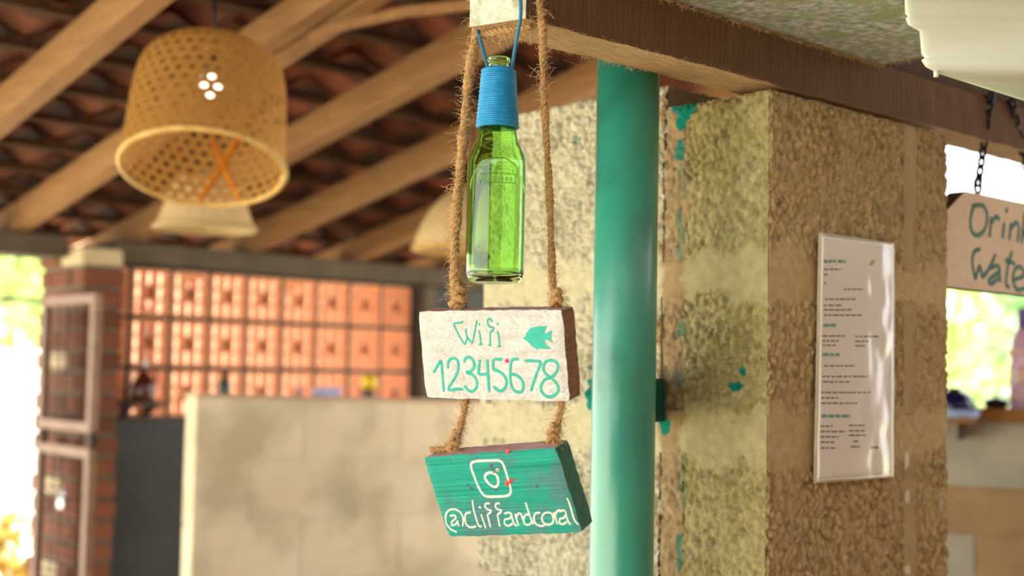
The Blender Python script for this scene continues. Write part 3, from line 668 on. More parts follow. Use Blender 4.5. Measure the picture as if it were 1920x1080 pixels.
# raised marks on the glass: arch, star, framed word, small scrolls
def bpt(px, py, lift=0):
    rr = 55 * S + lift; u = (px - 931) / 55; a = math.asin(max(-1, min(1, u * .97)))
    d = -_fh * math.cos(a) + _r0 * math.sin(a); return np.array([bx, by, Y2Z(py)]) + d * rr
def zp(x, y): return 870 + x / 3.377, 220 + y / 3.377
em = MB()
def emb(line, r=.0006, closed=False):
    P = catmull([zp(*p) for p in line], 4, closed); em.tube([bpt(x, y, .0002) for x, y in P], r, 5, True)
emb([(45, 480), (52, 410), (85, 345), (140, 300), (200, 283), (260, 285), (315, 315), (355, 370), (380, 440), (385, 500)], .0008)
emb([(110, 380), (328, 382)]); emb([(328, 382), (328, 436)]); emb([(328, 436), (110, 440)]); emb([(110, 440), (110, 380)])
st = [(218 + 20 * math.sin(k * math.pi * .8), 342 - 20 * math.cos(k * math.pi * .8)) for k in range(5)]
for k in range(5): emb([st[k], st[(k + 1) % 5]], .0005)
def letters(txt, x, y, h, dx):
    G = {'H': [[(0, 0), (0, 1)], [(.6, 0), (.6, 1)], [(0, .5), (.6, .5)]], 'e': [[(0, .7), (.5, .68), (.48, .42), (.2, .38), (0, .62), (.1, .95), (.5, .95)]], 'i': [[(.2, .42), (.2, 1)], [(.2, .18), (.2, .26)]],
         'n': [[(0, .4), (0, 1)], [(0, .55), (.25, .4), (.5, .5), (.5, 1)]], 'k': [[(0, 0), (0, 1)], [(.45, .4), (0, .7)], [(.1, .65), (.5, 1)]]}
    for ch in txt:
        for l in G[ch]: emb([(x + a * h * .7, y + b * h) for a, b in l], .00045)
        x += dx * (.6 if ch == 'i' else 1)
letters('Heineken', 124, 392, 34, 26)
for cx in (190, 222, 254): emb([(cx - 14, 468), (cx, 460), (cx + 14, 468), (cx + 8, 484), (cx - 4, 478)], .0004)
tag(em.build('embossing', 'green_glass', bt), kind='stuff')
m = MB()      # coiled blue wrap
turn = 27; P = []
for k in range(turn * 24 + 1):
    t = k / (turn * 24); y = 129 + (238 - 129) * t; rr = (30.2 + (38.5 - 30.2) * t + .5 * math.sin(k * .13)) * S; a = 2 * math.pi * k / 24
    P.append((bx + rr * math.cos(a), by + rr * math.sin(a), Y2Z(y)))
m.tube(P, 2.6 * S, 8); wr = m.build('neck_wrap', 'blue_wrap', bt)
MB().lathe([(22.5 * S, Y2Z(127)), (29.5 * S, Y2Z(127)), (37.5 * S, Y2Z(240)), (36.5 * S, Y2Z(240))], (bx, by, 0), 40, closed=True).build('wrap_lining', 'blue_wrap', bt)
fr = on(976, 30, 1, YB0 - .0035); fr2 = on(975, -60, 1, YB0 - .0035)
bk = on(896, 58, 1, YB1 + .003)
neckR = np.array([bx, by, Y2Z(124)]) + _r0 * 25 * S - _fh * .004; neckL = np.array([bx, by, Y2Z(124)]) - _r0 * 20 * S + _fh * .006
cordp = [neckR - np.array([0, 0, .012]), neckR, fr * .6 + neckR * .4, fr, fr * .5 + fr2 * .5, np.array([fr2[0], YB0 - .003, ZB1 + .002]), np.array([fr2[0], YB0 + .02, ZB1 + .004]), np.array([bk[0] + .004, YB1 - .01, ZB1 + .004]), np.array([bk[0] + .002, YB1 + .003, ZB1]), bk + np.array([0, 0, .01]), bk, bk * .4 + neckL * .6, neckL, neckL - np.array([0, 0, .008])]
MB().tube(catmull(cordp, 8), .0021, 8).build('hanging_cord', 'blue_cord', bt)

# ------------------------------------------------------------------ the two hanging signs
def frame(o, yaw, pitch, roll):
    return Matrix.Translation(Vector(o)) @ Matrix.Rotation(yaw, 4, 'Z') @ Matrix.Rotation(pitch, 4, 'X') @ Matrix.Rotation(roll, 4, 'Y')
def homog(src, dst):
    A = []
    for (x, y), (u, v) in zip(src, dst): A += [[x, y, 1, 0, 0, 0, -u * x, -u * y, -u], [0, 0, 0, x, y, 1, -v * x, -v * y, -v]]
    h = np.linalg.svd(np.array(A))[2][-1].reshape(3, 3)
    return lambda p: ((h[0] @ (p[0], p[1], 1)) / (h[2] @ (p[0], p[1], 1)), (h[1] @ (p[0], p[1], 1)) / (h[2] @ (p[0], p[1], 1)))
def sign_block(root, wd, ht, th, k, mats):
    # front mats[0], right/left ends mats[1], top mats[2]; outline slightly uneven
    m = MB(); nx = 26; nz = 14; sh = k * ht
    fr = [[((i / nx - .5) * wd + sh * (1 - j / nz), 0, (j / nz - .5) * ht) for i in range(nx + 1)] for j in range(nz + 1)]
    V = {}; vs = []
    rd = random.Random(5)
    def v(i, j, b):
        if (i, j, b) not in V:
            x, y, z = fr[j][i]
            if i in (0, nx): x += rd.uniform(-.0006, .0006)
            if j in (0, nz): z += rd.uniform(-.0006, .0006)
            e = .0012 if (i in (0, nx) or j in (0, nz)) else 0
            if i in (0, nx) and j in (0, nz): x += (-1 if i else 1) * .0012; z += (-1 if j else 1) * .0012
            V[i, j, b] = len(vs); vs.append((x, th if b else e, z))
        return V[i, j, b]
    F_ = []; MI = []
    for j in range(nz):
        for i in range(nx):
            F_.append((v(i, j, 0), v(i + 1, j, 0), v(i + 1, j + 1, 0), v(i, j + 1, 0))); MI.append(0)
            F_.append((v(i, j, 1), v(i, j + 1, 1), v(i + 1, j + 1, 1), v(i + 1, j, 1))); MI.append(1)
        F_.append((v(0, j, 0), v(0, j + 1, 0), v(0, j + 1, 1), v(0, j, 1))); MI.append(1); F_.append((v(nx, j, 0), v(nx, j, 1), v(nx, j + 1, 1), v(nx, j + 1, 0))); MI.append(1)
    for i in range(nx):
        F_.append((v(i, nz, 0), v(i + 1, nz, 0), v(i + 1, nz, 1), v(i, nz, 1))); MI.append(2); F_.append((v(i, 0, 0), v(i, 0, 1), v(i + 1, 0, 1), v(i + 1, 0, 0))); MI.append(0)
    m.v = vs; m.f = F_; m.mi = MI; m.sm = [False] * len(F_)
    return m.build('wooden_block', mats, root, local=True)
def strokes(m, H, lines, wdt, lift=.0005):
    for ln in lines:
        P = catmull([H(p) for p in ln], 6); n = len(P); T = np.gradient(P, axis=0); T /= np.linalg.norm(T, axis=1)[:, None] + 1e-9; Nn = np.stack([-T[:, 1], T[:, 0]], 1); vs = []
        for i in range(n):
            ww = wdt / 2 * (1 + random.uniform(-.12, .12)) * (.75 if i in (0, n - 1) else 1)
            for s, y in ((-1, -.00005), (-.6, -lift), (.6, -lift), (1, -.00005)): q = P[i] + Nn[i] * s * ww; vs.append((q[0], y, q[1]))
        m.add(vs, [(4 * i + k, 4 * i + k + 1, 4 * i + k + 5, 4 * i + k + 4) for i in range(n - 1) for k in range(3)])
def dab(m, H, c, r, n=12, lift=.0006):
    c = np.array(H(c)); vs = [(c[0], -lift, c[1])] + [(c[0] + r * (1 + random.uniform(-.15, .15)) * math.cos(2 * math.pi * k / n), -.0001, c[1] + r * (1 + random.uniform(-.15, .15)) * math.sin(2 * math.pi * k / n)) for k in range(n)]
    m.add(vs, [(0, k + 1, (k + 1) % n + 1) for k in range(n)])
W1 = (.185, .102, .031, .023); F1 = frame((.971, 1.120, 1.567), -1.2155, .170, -.007)
s1 = empty('wifi_sign', (.971, 1.12, 1.567), 'white painted wooden sign reading Wifi 12345678 with teal fish', 'sign', rot=F1)
sign_block(s1, *W1, ['sign_white', 'sign_raw', 'sign_pink'])
def corners(W): wd, ht, th, k = W; return [(-wd / 2, ht / 2), (wd / 2, ht / 2), (wd / 2 + k * ht, -ht / 2), (-wd / 2 + k * ht, -ht / 2)]
H1 = homog([(22, 85), (1480, 45), (1560, 1000), (105, 940)], corners(W1))
m = MB(); strokes(m, H1, [[(465, 180), (430, 195), (378, 200), (375, 225), (400, 275), (440, 350), (480, 412)], [(480, 412), (500, 370), (505, 330)], [(490, 250), (500, 320), (530, 370), (562, 402)], [(558, 400), (578, 300), (602, 168)],
    [(622, 270), (635, 330), (642, 405)], [(620, 412), (665, 408)], [(757, 182), (738, 152), (712, 158), (712, 205), (735, 232), (768, 238), (762, 268), (740, 285)], [(733, 280), (738, 350), (735, 415)], [(716, 414), (746, 426)], [(810, 275), (825, 340), (832, 425)], [(815, 425), (848, 430)]], .0024)
dab(m, H1, (628, 208), .0016); dab(m, H1, (815, 200), .0016); m.build('lettering', 'paint_teal', s1, local=True)
m = MB(); strokes(m, H1, [[(180, 690), (215, 620), (250, 568)], [(250, 568), (262, 700), (278, 880)], [(318, 652), (320, 590), (355, 552), (400, 560), (420, 610), (410, 690), (370, 770), (325, 848), (345, 866), (400, 856), (470, 858)],
    [(475, 592), (490, 552), (530, 540), (570, 580), (575, 640), (540, 680), (500, 690), (560, 715), (600, 770), (602, 840), (560, 880), (520, 870), (480, 825)], [(635, 560), (625, 640), (622, 700), (650, 712), (710, 706)], [(708, 560), (715, 700), (728, 890)],
    [(862, 562), (800, 560), (770, 572), (768, 620), (772, 660), (830, 685), (890, 740), (905, 800), (880, 860), (830, 880), (772, 835)], [(1032, 562), (985, 558), (952, 590), (942, 680), (945, 780), (962, 850), (1000, 890), (1050, 895), (1075, 860), (1070, 790), (1030, 740), (980, 715), (948, 716)],
    [(1095, 575), (1180, 578), (1268, 586)], [(1262, 588), (1240, 650), (1200, 750), (1155, 890)], [(1350, 742), (1300, 700), (1285, 640), (1310, 590), (1360, 572), (1420, 588), (1440, 640), (1420, 700), (1372, 745), (1300, 772), (1260, 840), (1272, 900), (1320, 942), (1380, 942), (1435, 902), (1440, 840), (1400, 782), (1350, 742)]], .0036)
m.build('lettering', 'paint_teal', s1, local=True)
fish = [(1070, 350), (1098, 328), (1115, 285), (1150, 242), (1215, 222), (1270, 222), (1330, 214), (1314, 245), (1298, 280), (1302, 302), (1340, 276), (1380, 260), (1368, 310), (1371, 350), (1387, 392), (1350, 370), (1308, 355), (1298, 380), (1320, 415), (1372, 455), (1300, 456), (1240, 452), (1226, 466), (1214, 452), (1170, 432), (1138, 392), (1100, 362)]
m = MB(); q = [H1(p) for p in fish]; n = len(q); m.prism(q, -.0005, .0002, 1); m.build('fish_emblem', 'paint_teal', s1, local=True)
m = MB(); dab(m, H1, (910, 577), .0028); m.build('paint_spot', 'paint_magenta', s1, local=True)

W2 = (.177, .098, .030, .101); F2 = frame((.985, 1.121, 1.410), -1.247, .271, -.115)
s2 = empty('handle_sign', (.985, 1.121, 1.41), 'tilted teal painted wooden sign with camera emblem and white handle lettering', 'sign', rot=F2)
sign_block(s2, *W2, ['sign_teal', 'sign_teal_side', 'sign_pink'])
H2 = homog([(80, 262), (1345, 155), (1605, 975), (310, 1008)], corners(W2))
m = MB(); strokes(m, H2, [[(570, 292), (640, 287), (720, 284), (790, 282), (828, 305), (855, 370), (880, 450), (905, 540), (905, 590), (870, 618), (780, 625), (680, 625), (640, 602), (600, 540), (560, 440), (532, 360), (532, 312), (570, 292)],
    [(655, 440), (680, 405), (730, 400), (775, 430), (788, 490), (770, 530), (730, 525), (685, 490), (655, 440)]], .0030); dab(m, H2, (780, 372), .0022); m.build('camera_emblem', 'paint_white', s2, local=True)
m = MB(); strokes(m, H2, [[(445, 905), (450, 830), (420, 770), (370, 745), (315, 755), (287, 800), (290, 870), (330, 930), (390, 962)], [(325, 808), (368, 802), (380, 828), (345, 862), (345, 895), (378, 885), (400, 850)], [(392, 855), (410, 905)],
    [(525, 775), (480, 785), (467, 830), (480, 888), (520, 916), (575, 905)], [(540, 655), (547, 730), (570, 820), (598, 900), (628, 908)], [(620, 790), (640, 850), (665, 925)], [(705, 690), (668, 692), (660, 725), (690, 750), (715, 755), (705, 780), (685, 790)], [(680, 790), (695, 850), (710, 915)],
    [(802, 690), (768, 692), (758, 722), (788, 750), (815, 755), (805, 780), (782, 790)], [(778, 790), (787, 850), (800, 910)], [(845, 788), (890, 776), (915, 800), (895, 832), (850, 845), (848, 885), (882, 905), (925, 880)], [(912, 795), (925, 850), (945, 893), (968, 904)],
    [(950, 788), (965, 850), (985, 905)], [(960, 822), (985, 785), (1010, 800), (1032, 870)], [(1092, 800), (1050, 802), (1032, 850), (1050, 893), (1088, 893), (1110, 870)], [(1050, 680), (1070, 740), (1100, 830), (1125, 890)], [(1195, 780), (1150, 787), (1132, 830), (1150, 885), (1200, 908), (1240, 898)],
    [(1250, 777), (1216, 810), (1216, 860), (1260, 895), (1310, 885), (1325, 840), (1305, 787), (1250, 777)], [(1330, 775), (1345, 830), (1365, 890)], [(1342, 805), (1365, 762), (1395, 756)], [(1380, 772), (1430, 757), (1450, 790), (1430, 830), (1390, 842), (1387, 880), (1420, 890), (1460, 868)], [(1448, 790), (1470, 860), (1495, 895)],
    [(1460, 637), (1485, 690), (1510, 770), (1535, 850), (1575, 898)]], .0024); dab(m, H2, (610, 728), .0016); m.build('lettering', 'paint_white', s2, local=True)
m = MB()
for c, r in (((885, 488), .0042), ((868, 505), .0026), ((905, 470), .0026), ((780, 374), .0016), ((745, 400), .0018), ((880, 195), .003), ((925, 465), .0016)): dab(m, H2, c, r, lift=.0009)
strokes(m, H2, [[(905, 466), (950, 462), (1000, 470)]], .0008); tag(m.build('paint_splash', 'paint_red', s2, local=True), kind='stuff')
m = MB()
for c, r in (((500, 512), .0018), ((525, 545), .002), ((540, 550), .0015), ((1165, 525), .0022), ((720, 330), .0026), ((735, 360), .0018), ((760, 560), .002)): dab(m, H2, c, r, lift=.0003)
tag(m.build('paint_splash', 'paint_purple', s2, local=True), kind='stuff')

# ------------------------------------------------------------------ jute ropes
def rope(name, label, path, r, knots=(), nh=260, top_wrap=None):
    P = catmull(path, 14); d = np.linalg.norm(np.diff(P, axis=0), axis=1); s = np.concatenate([[0], np.cumsum(d)]); n = int(s[-1] / .0018)
    t = np.linspace(0, s[-1], n); P = np.stack([np.interp(t, s, P[:, k]) for k in range(3)], 1)
    T = np.gradient(P, axis=0); T /= np.linalg.norm(T, axis=1)[:, None]; nrm = np.cross(T[0], [.3, 1, .2]); nrm /= np.linalg.norm(nrm); A = []; B = []
    for i in range(n): nrm = nrm - T[i] * (nrm @ T[i]); nrm /= np.linalg.norm(nrm); A.append(nrm); B.append(np.cross(T[i], nrm))
    A = np.array(A); B = np.array(B); root = empty(name, tuple(P[-1]), label, 'rope', 'jute ropes holding the signs')
    wob = 1 + .14 * np.sin(t * 70) + .1 * np.sin(t * 190 + 1)
    for k in range(3):
        ph = 2 * math.pi * t / .021 + 2 * math.pi * k / 3
        C = P + (A * np.cos(ph)[:, None] + B * np.sin(ph)[:, None]) * (r * .5 * wob)[:, None]
        m = MB(); m.tube(C, r * .58 * wob, 7); m.build('strand', 'rope', root)
    hp = []; hd = []; hl = []
    for c, R0, hgt, turns in knots:
        c = np.array(c); q = []
        for k in range(int(turns * 20) + 1):
            f = k / (turns * 20); a = 2 * math.pi * f * turns; rr = R0 * (1 - .45 * f) * (1 + .18 * math.sin(3 * a))
            q.append(c + np.array([rr * math.cos(a), rr * math.sin(a), hgt * f + .002 * math.sin(2 * a)]))
        mm = MB(); mm.tube(q, r * .85, 8)
        mm.build('knot', 'rope', root)
        for k in range(110):
            a = RNG.uniform(0, 6.28); z = RNG.uniform(0, hgt); hp.append(c + np.array([R0 * 1.1 * math.cos(a), R0 * 1.1 * math.sin(a), z])); hd.append((math.cos(a), math.sin(a), RNG.normal(.1, .7))); hl.append(RNG.uniform(.004, .013))
    nh = int(nh * 2.3)
    for k in range(nh):
        i = RNG.integers(0, n); a = RNG.uniform(0, 6.28); o = A[i] * math.cos(a) + B[i] * math.sin(a); hp.append(P[i] + o * r * .9); hd.append(o + T[i] * RNG.normal(0, 1)); hl.append(RNG.choice([RNG.uniform(.003, .01), RNG.uniform(.008, .026)], p=[.68, .32]))
    m = MB(); hairs(m, hp, hd, hl, .00025, .7); tag(m.build('fibres', 'fibre', root), kind='stuff')
    return root
def L1(x, y, z): return np.array(F1 @ Vector((x, y, z)))
def L2(x, y, z): return np.array(F2 @ Vector((x, y, z)))
tl = L1(-.047, .016, .0515); tr = L1(.079, .016, .0515)
topL = on(893, 62, 1, YB1 + .008)
rope('jute_rope', 'thick frayed jute rope left of the bottle holding the Wifi sign', [(topL[0] + .004, YB1 + .007, ZB1 - .004), topL + np.array([0, 0, .02]), topL, on(879, 150, 1, 1.181), on(869, 260, 1, 1.180), on(856, 400, 1, 1.176), tl * .25 + on(850, 480, 1, 1.175) * .75, tl], .0058, [(tl + np.array([0, 0, .003]), .0075, .024, 2.2)], 420)
topR = on(1012, 6, 1, YB0 - .0075)
rope('jute_rope', 'jute rope right of the bottle from beam front to Wifi sign', [(topR[0] - .002, YB0 - .007, ZB1 + .02), topR, on(1018, 60, 1, YB0 - .009), on(1018, 120, 1, YB0 - .006), on(1022, 220, 1, YB0 - .004), on(1029, 340, 1, YB0 - .002), on(1034, 470, 1, YB0 - .004), tr * .2 + on(1034, 520, 1, YB0 - .006) * .8, tr], .0043, [(tr + np.array([0, 0, .002]), .0055, .018, 2)], 340)
bl = L1(-.043, .014, -.0505); br_ = L1(.080, .014, -.0505); hl_ = L2(-.053, .013, .049); hr = L2(.079, .013, .049)
rope('jute_rope', 'short frayed jute rope with loose end between the signs, left one', [bl, bl * .5 + hl_ * .5 + np.array([.001, 0, 0]), hl_], .0035, [(hl_ + np.array([0, 0, .003]), .0055, .020, 2.2)], 150)
rope('jute_rope', 'short knotted jute rope between the two signs, right one', [br_, br_ * .5 + hr * .5 + np.array([.001, 0, 0]), hr], .0035, [(hr + np.array([0, 0, .003]), .0055, .018, 2.2)], 130)
le = L2(-.086, .014, .0535); rope('jute_rope', 'loose jute rope end lying on top of the teal sign', [hl_ + np.array([0, 0, .006]), hl_ * .5 + le * .5 + np.array([0, 0, .003]), le], .0030, (), 90)
lp = [np.array(p) for p in ((topL[0] + .002, YB1 + .005, ZB0 - .006), (.992, 1.15, ZB0 - .0055), (1.0, 1.12, ZB0 - .0055), (1.006, 1.10, ZB0 - .005))]
rope('jute_rope', 'jute rope turn lying against the underside of the beam end', lp, .004, (), 120)
m = MB(); m.tube(catmull([on(1055, 112, 1, 1.165), on(1085, 122, 1, 1.175), on(1110, 131, 1, 1.178), (PXc - .03, PYc - .0315, 1.962)], 6), .00022, 4)
tag(m.build('spider_thread', 'fibre_pale'), 'fine pale spider thread between rope and teal pipe', 'thread')

# ------------------------------------------------------------------ laminated sheet on the column
sh = empty('laminated_menu', (1.643, YC, 1.40), 'white laminated paper sheet with small print fixed to the column', 'poster')
PC = [(1.549, 1.754), (1.742, 1.754), (1.743, 1.402), (1.541, 1.402)]
def sheet(name, mt, inset, yoff, nx=30, nz=52, cr=0, th=.0006):
    m = MB(); P = []
    for j in range(nz + 1):
        for i in range(nx + 1):
            u = inset + (1 - 2 * inset) * i / nx; v = inset * .55 + (1 - 1.1 * inset) * j / nz
            tx = PC[0][0] * (1 - v) + PC[3][0] * v; tx2 = PC[1][0] * (1 - v) + PC[2][0] * v
            P.append((tx * (1 - u) + tx2 * u, 0, PC[0][1] * (1 - v) + PC[3][1] * v))
    P = np.array(P); bend = -.004 * np.sin(np.clip((P[:, 0] - 1.54) / .2, 0, 1) * math.pi)
    P[:, 1] = YC - .006 + bend - yoff + ((fbm(P, 14, 61) - .5) * .012 + (fbm(P * np.array([1, 1, .35]), 40, 64) - .5) * .004) * cr
    back = P.copy(); back[:, 1] += th; o = len(P); w_ = nx + 1
    fs = [(j * w_ + i, j * w_ + i + 1, (j + 1) * w_ + i + 1, (j + 1) * w_ + i) for j in range(nz) for i in range(nx)]; fs += [tuple(q + o for q in f[::-1]) for f in fs]
    rim = list(range(w_)) + [j * w_ + nx for j in range(1, nz + 1)] + [nz * w_ + i for i in range(nx - 1, -1, -1)] + [j * w_ for j in range(nz - 1, 0, -1)]
    fs += [(rim[k], rim[(k + 1) % len(rim)], rim[(k + 1) % len(rim)] + o, rim[k] + o) for k in range(len(rim))]
    m.add(np.concatenate([P, back]), fs, True); return m
sheet('backing', None, 0, 0).build('laminate_rim', 'laminate_rim', sh)
sheet('paper', None, .03, .001).build('paper', 'paper', sh)
def ppos(px, py): p = on(px, py, 1, YC - .0085); b = .004 * math.sin(max(0, min(1, (p[0] - 1.54) / .2)) * math.pi); return np.array([p[0], YC - .0072 - b, p[2]])
def zq(x, y): return 1480 + x / 2., 400 + y / 2.
def textline(x0, x1, y, h, mt, mm):
    x = x0
    while x < x1:
        l = random.uniform(8, 22); e = min(x + l, x1); a = ppos(*zq(x, y - h / 2)); b = ppos(*zq(e, y - h / 2)); c = ppos(*zq(e, y + h / 2)); d = ppos(*zq(x, y + h / 2))
        vs = [a, b, c, d] + [q - np.array([0, .0003, 0]) for q in (a, b, c, d)]
        mm.add(vs, [(0, 1, 2, 3), (4, 7, 6, 5), (0, 4, 5, 1), (1, 5, 6, 2), (2, 6, 7, 3), (3, 7, 4, 0)]); x = e + random.uniform(3, 6)
m = MB()
for x0, x1, y in [(130, 188, 210), (130, 142, 230), (130, 136, 262), (200, 270, 285), (135, 245, 322), (130, 190, 345), (130, 230, 362), (130, 265, 382), (125, 205, 460), (240, 330, 462), (125, 180, 478), (240, 290, 480), (125, 170, 495), (240, 278, 497), (130, 240, 572), (125, 288, 612), (125, 220, 632), (120, 298, 672), (120, 180, 692), (120, 250, 712), (118, 160, 798), (218, 275, 795), (118, 205, 818), (218, 280, 815), (118, 180, 838), (218, 285, 832), (118, 165, 858), (235, 255, 855), (118, 172, 880), (225, 258, 875)]: textline(x0, x1, y, 6, 'ink', m)
textline(300, 330, 878, 9, 'ink', m); tag(m.build('print', 'ink', sh), kind='stuff')
m = MB()
for x0, x1, y in [(130, 205, 180), (128, 172, 420), (125, 185, 530), (120, 222, 760)]: textline(x0, x1, y, 12, 'ink', m)
textline(295, 312, 190, 8, 'ink', m); tag(m.build('headings', 'ink_teal', sh), kind='stuff')
m = MB(); textline(302, 316, 180, 10, 'ink', m); m.build('emblem', 'ink_yellow', sh)
sheet('laminate', None, .008, .0035, cr=.6, th=.0004).build('laminate', 'laminate', sh)

# ------------------------------------------------------------------ drinking water sign with chains
DY = 1.104; zt = 1.862; zb_ = 1.700; x0 = 1.925
dw = empty('hanging_board', (2.3, DY, zb_), 'tan wooden board with green Drinking Water lettering hanging right of the column', 'sign')
poly = [(x0, zb_), (2.72, zb_), (2.78, zb_ + .045), (2.78, zt - .045), (2.72, zt), (x0 + .066, zt), (x0, zt - .042)]
m = MB(); N = len(poly); m.add([(a, DY, b) for a, b in poly] + [(a, DY + .03, b) for a, b in poly], []); 
m.f = [tuple(range(N)), tuple(range(N, 2 * N))[::-1]] + [(k, (k + 1) % N, N + (k + 1) % N, N + k) for k in range(N)]; m.mi = [0, 0] + [1] * N; m.sm = [False] * len(m.f); m.build('plank', ['tan_plank', 'plank_edge'], dw)
def HD(p):
    q = on(1740 + p[0] / 2.7, 180 + p[1] / 2.7, 1, DY); return q[0] - dw.location[0], q[2] - dw.location[2]
def letter(fn, lines, dots=()):
    m = MB(); strokes(m, fn, lines, .0085, .0008)
    o = m.build('letter', 'paint_green', dw, local=True); return o
for ls in ([[(232, 556), (222, 590), (215, 640), (225, 690), (255, 705), (290, 670), (300, 610), (285, 562), (255, 552), (222, 560)]], [[(320, 612), (318, 660), (310, 715)], [(320, 645), (345, 612), (362, 625)]], [[(386, 640), (378, 722)]], [[(420, 642), (412, 730)], [(420, 672), (446, 642), (460, 668), (453, 742)]],
     [[(490, 590), (474, 748)], [(520, 655), (480, 705)], [(490, 700), (520, 755)]], [[(265, 775), (235, 790), (225, 840), (240, 930)], [(240, 930), (262, 862), (275, 922)], [(275, 922), (312, 870), (342, 800)]], [[(315, 872), (352, 860), (360, 890), (310, 930), (322, 950), (360, 922)], [(360, 880), (366, 945)]], [[(426, 786), (405, 860), (396, 950), (412, 968)], [(390, 830), (440, 850)]],
     [[(430, 930), (482, 912), (474, 870), (445, 872), (430, 930), (452, 980), (492, 974)]]): letter(HD, ls)
m = MB(); dab(m, HD, (398, 580), .0055); m.build('letter_dot', 'paint_green', dw, local=True)
# rest of the two words, continuing off to the right
def gl(xa, za, lines): letter(lambda p: (xa + p[0] - dw.location[0], za + p[1] - dw.location[2]), lines)
gl(2.262, 1.787, [[(0, .035), (0, 0)]]); gl(2.30, 1.787, [[(0, .035), (0, 0)], [(0, .025), (.015, .036), (.028, .025), (.028, 0)]]); gl(2.355, 1.787, [[(.028, .03), (.01, .035), (0, .018), (.012, .002), (.028, .01)], [(.028, .035), (.028, -.012), (.012, -.024), (0, -.015)]])
gl(2.24, 1.722, [[(0, .03), (0, 0)], [(0, .02), (.012, .032), (.024, .028)]])
link = MB(); q = [(.0058 * math.cos(a), 0, .0105 * math.sin(a)) for a in np.linspace(0, 2 * math.pi, 15)]; link.tube(q, .0027, 6, False); lme = link.mesh('chain_link', 'chain')
def chain(pa, pb, label):
    pa = np.array(pa); pb = np.array(pb); c = empty('chain', tuple(pb), label, 'chain', 'chains of the hanging board'); L = np.linalg.norm(pb - pa); n = int(L / .0155); d = Vector((pb - pa) / L)
    qz = d.to_track_quat('Z', 'Y')
    for k in range(n + 1):
        o = mesh_obj('chain_link', lme, c, tuple((pa - pb) * (1 - k / n))); o.rotation_mode = 'QUATERNION'; o.rotation_quaternion = qz @ __import__('mathutils').Quaternion((0, 0, 1), (k % 2) * 1.57)
    MB().tube([pa + np.array([0, .0, 0]), pa + np.array([0, .012, .004])], .003, 8).build('staple', 'chain', c)
    m = MB(); m.tube([pb + np.array([.010 * math.cos(a) - .003, 0, .013 * math.sin(a) - .010]) for a in np.linspace(0, 2 * math.pi, 20)], .0028, 8, False); m.build('eye_ring', 'chain', c)
ca = on(1858, 183, 1, YB0 - .006); cb = on(1835, 338, 1, DY + .012)
chain(ca, cb, 'dark chain nearest the column holding the hanging board')
chain(on(1898, 195, 1, YB0 - .006), on(1930, 340, 1, DY + .012), 'dark chain at the right frame edge holding the hanging board')

# ------------------------------------------------------------------ right half wall with counter
A0 = np.array([3.764, 2.019]); dv = np.array([.441, -.898]); nv = np.array([dv[1], -dv[0]])      # nv points toward the camera side
wr_ = empty('wall_right', (A0[0], A0[1], 0)); tag(wr_, kind='structure')
def rb(s0, s1, t0, t1, z0, z1, r=.005, j=.0):     # s along the wall (+ = to the right), t depth behind its face
    m = MB(); m.bbox((s0, t0, z0), (s1, t1, z1), r, j)
    m.v = [tuple(np.append(A0 + dv * p[0] - nv * p[1], p[2])) for p in m.v]; return m
rb(-1.0, 1.2, .006, .14, 0, 1.42, .002).build('mortar_core', 'block_brown', wr_)
for k, z1 in enumerate((1.422, 1.218, 1.08, .88, .68, .48, .28)):
    z0 = (1.222, 1.086, .885, .685, .485, .285, .01)[k]
    off = (-.62, -.27, -.03)[k % 3]; s = -1.0 + (off % .4)
    js = [-1.0] + [v for v in np.arange(off - .8, 1.2, .4) if -.95 < v < 1.15] + [1.2]
    for a, b in zip(js[:-1], js[1:]):
        mt = 'block_grey' if (k == 0 or (k == 2 and a < -.05)) else 'block_brown'
        rb(a + .004, b - .004, 0, .145, z0, z1, .006, .001).build('concrete_block', mt, wr_)
ct = empty('counter_plank', (A0[0], A0[1], 1.425), 'brown wooden counter plank on the right half wall', 'counter')
rb(-1.0, 1.2, .0, .26, 1.4235, 1.464, .006).build('plank', 'counter_wood', ct)
def cpt(px, t): # point on the counter top seen at pixel column px, t behind the face
    best = min(np.linspace(-.6, .8, 1400), key=lambda s: abs(proj(np.append(A0 + dv * s - nv * t, 1.464))[0] - px)); q = A0 + dv * best - nv * t; return q[0], q[1], 1.464
x, y, z = cpt(1790, -.085); z = 1.4335; tr_ = empty('pale_tray', (x, y, z), 'light blue tray under the glossy dark blue helmet on the counter', 'tray')
lg = empty('wall_ledge', (x, y, z - .012), 'thin wooden ledge under the light blue tray', 'shelf'); q = rb(-.34, -.03, -.17, -.001, 1.4215, 1.4335, .002); q.v = [p for p in q.v]; q.build('ledge_plank', 'counter_wood', lg)
for s_ in (-.3, -.07): rb(s_ - .006, s_ + .006, -.15, -.001, 1.37, 1.4212, .002).build('bracket', 'dark_wire', lg)
MB().lathe([(0, 0), (.062, 0), (.070, .004), (.070, .022), (.066, .024), (.064, .008), (0, .006)], (x, y, z), 32).build('dish', 'pale_blue', tr_); MB().lathe([(.068, .020), (.074, .021), (.074, .026), (.066, .026)], (x, y, z), 32, closed=True).build('lip', 'pale_blue', tr_)
hb = empty('blue_bowl', (x, y, z + .0265), 'glossy dark blue upturned bowl on light blue tray', 'bowl')
MB().lathe([(.060, 0), (.062, .004), (.058, .022), (.046, .044), (.026, .057), (.012, .060), (0, .060)], (x, y, z + .0265), 32).build('bowl_shell', 'navy_gloss', hb); MB().lathe([(.012, .0595), (.018, .0595), (.018, .066), (.014, .066)], (x, y, z + .0265), 24, closed=True).build('foot_ring', 'navy_gloss', hb)
x, y, z = cpt(1868, .07); sg = empty('black_bowl', (x, y, z), 'small low black shiny dish on the counter', 'bowl')
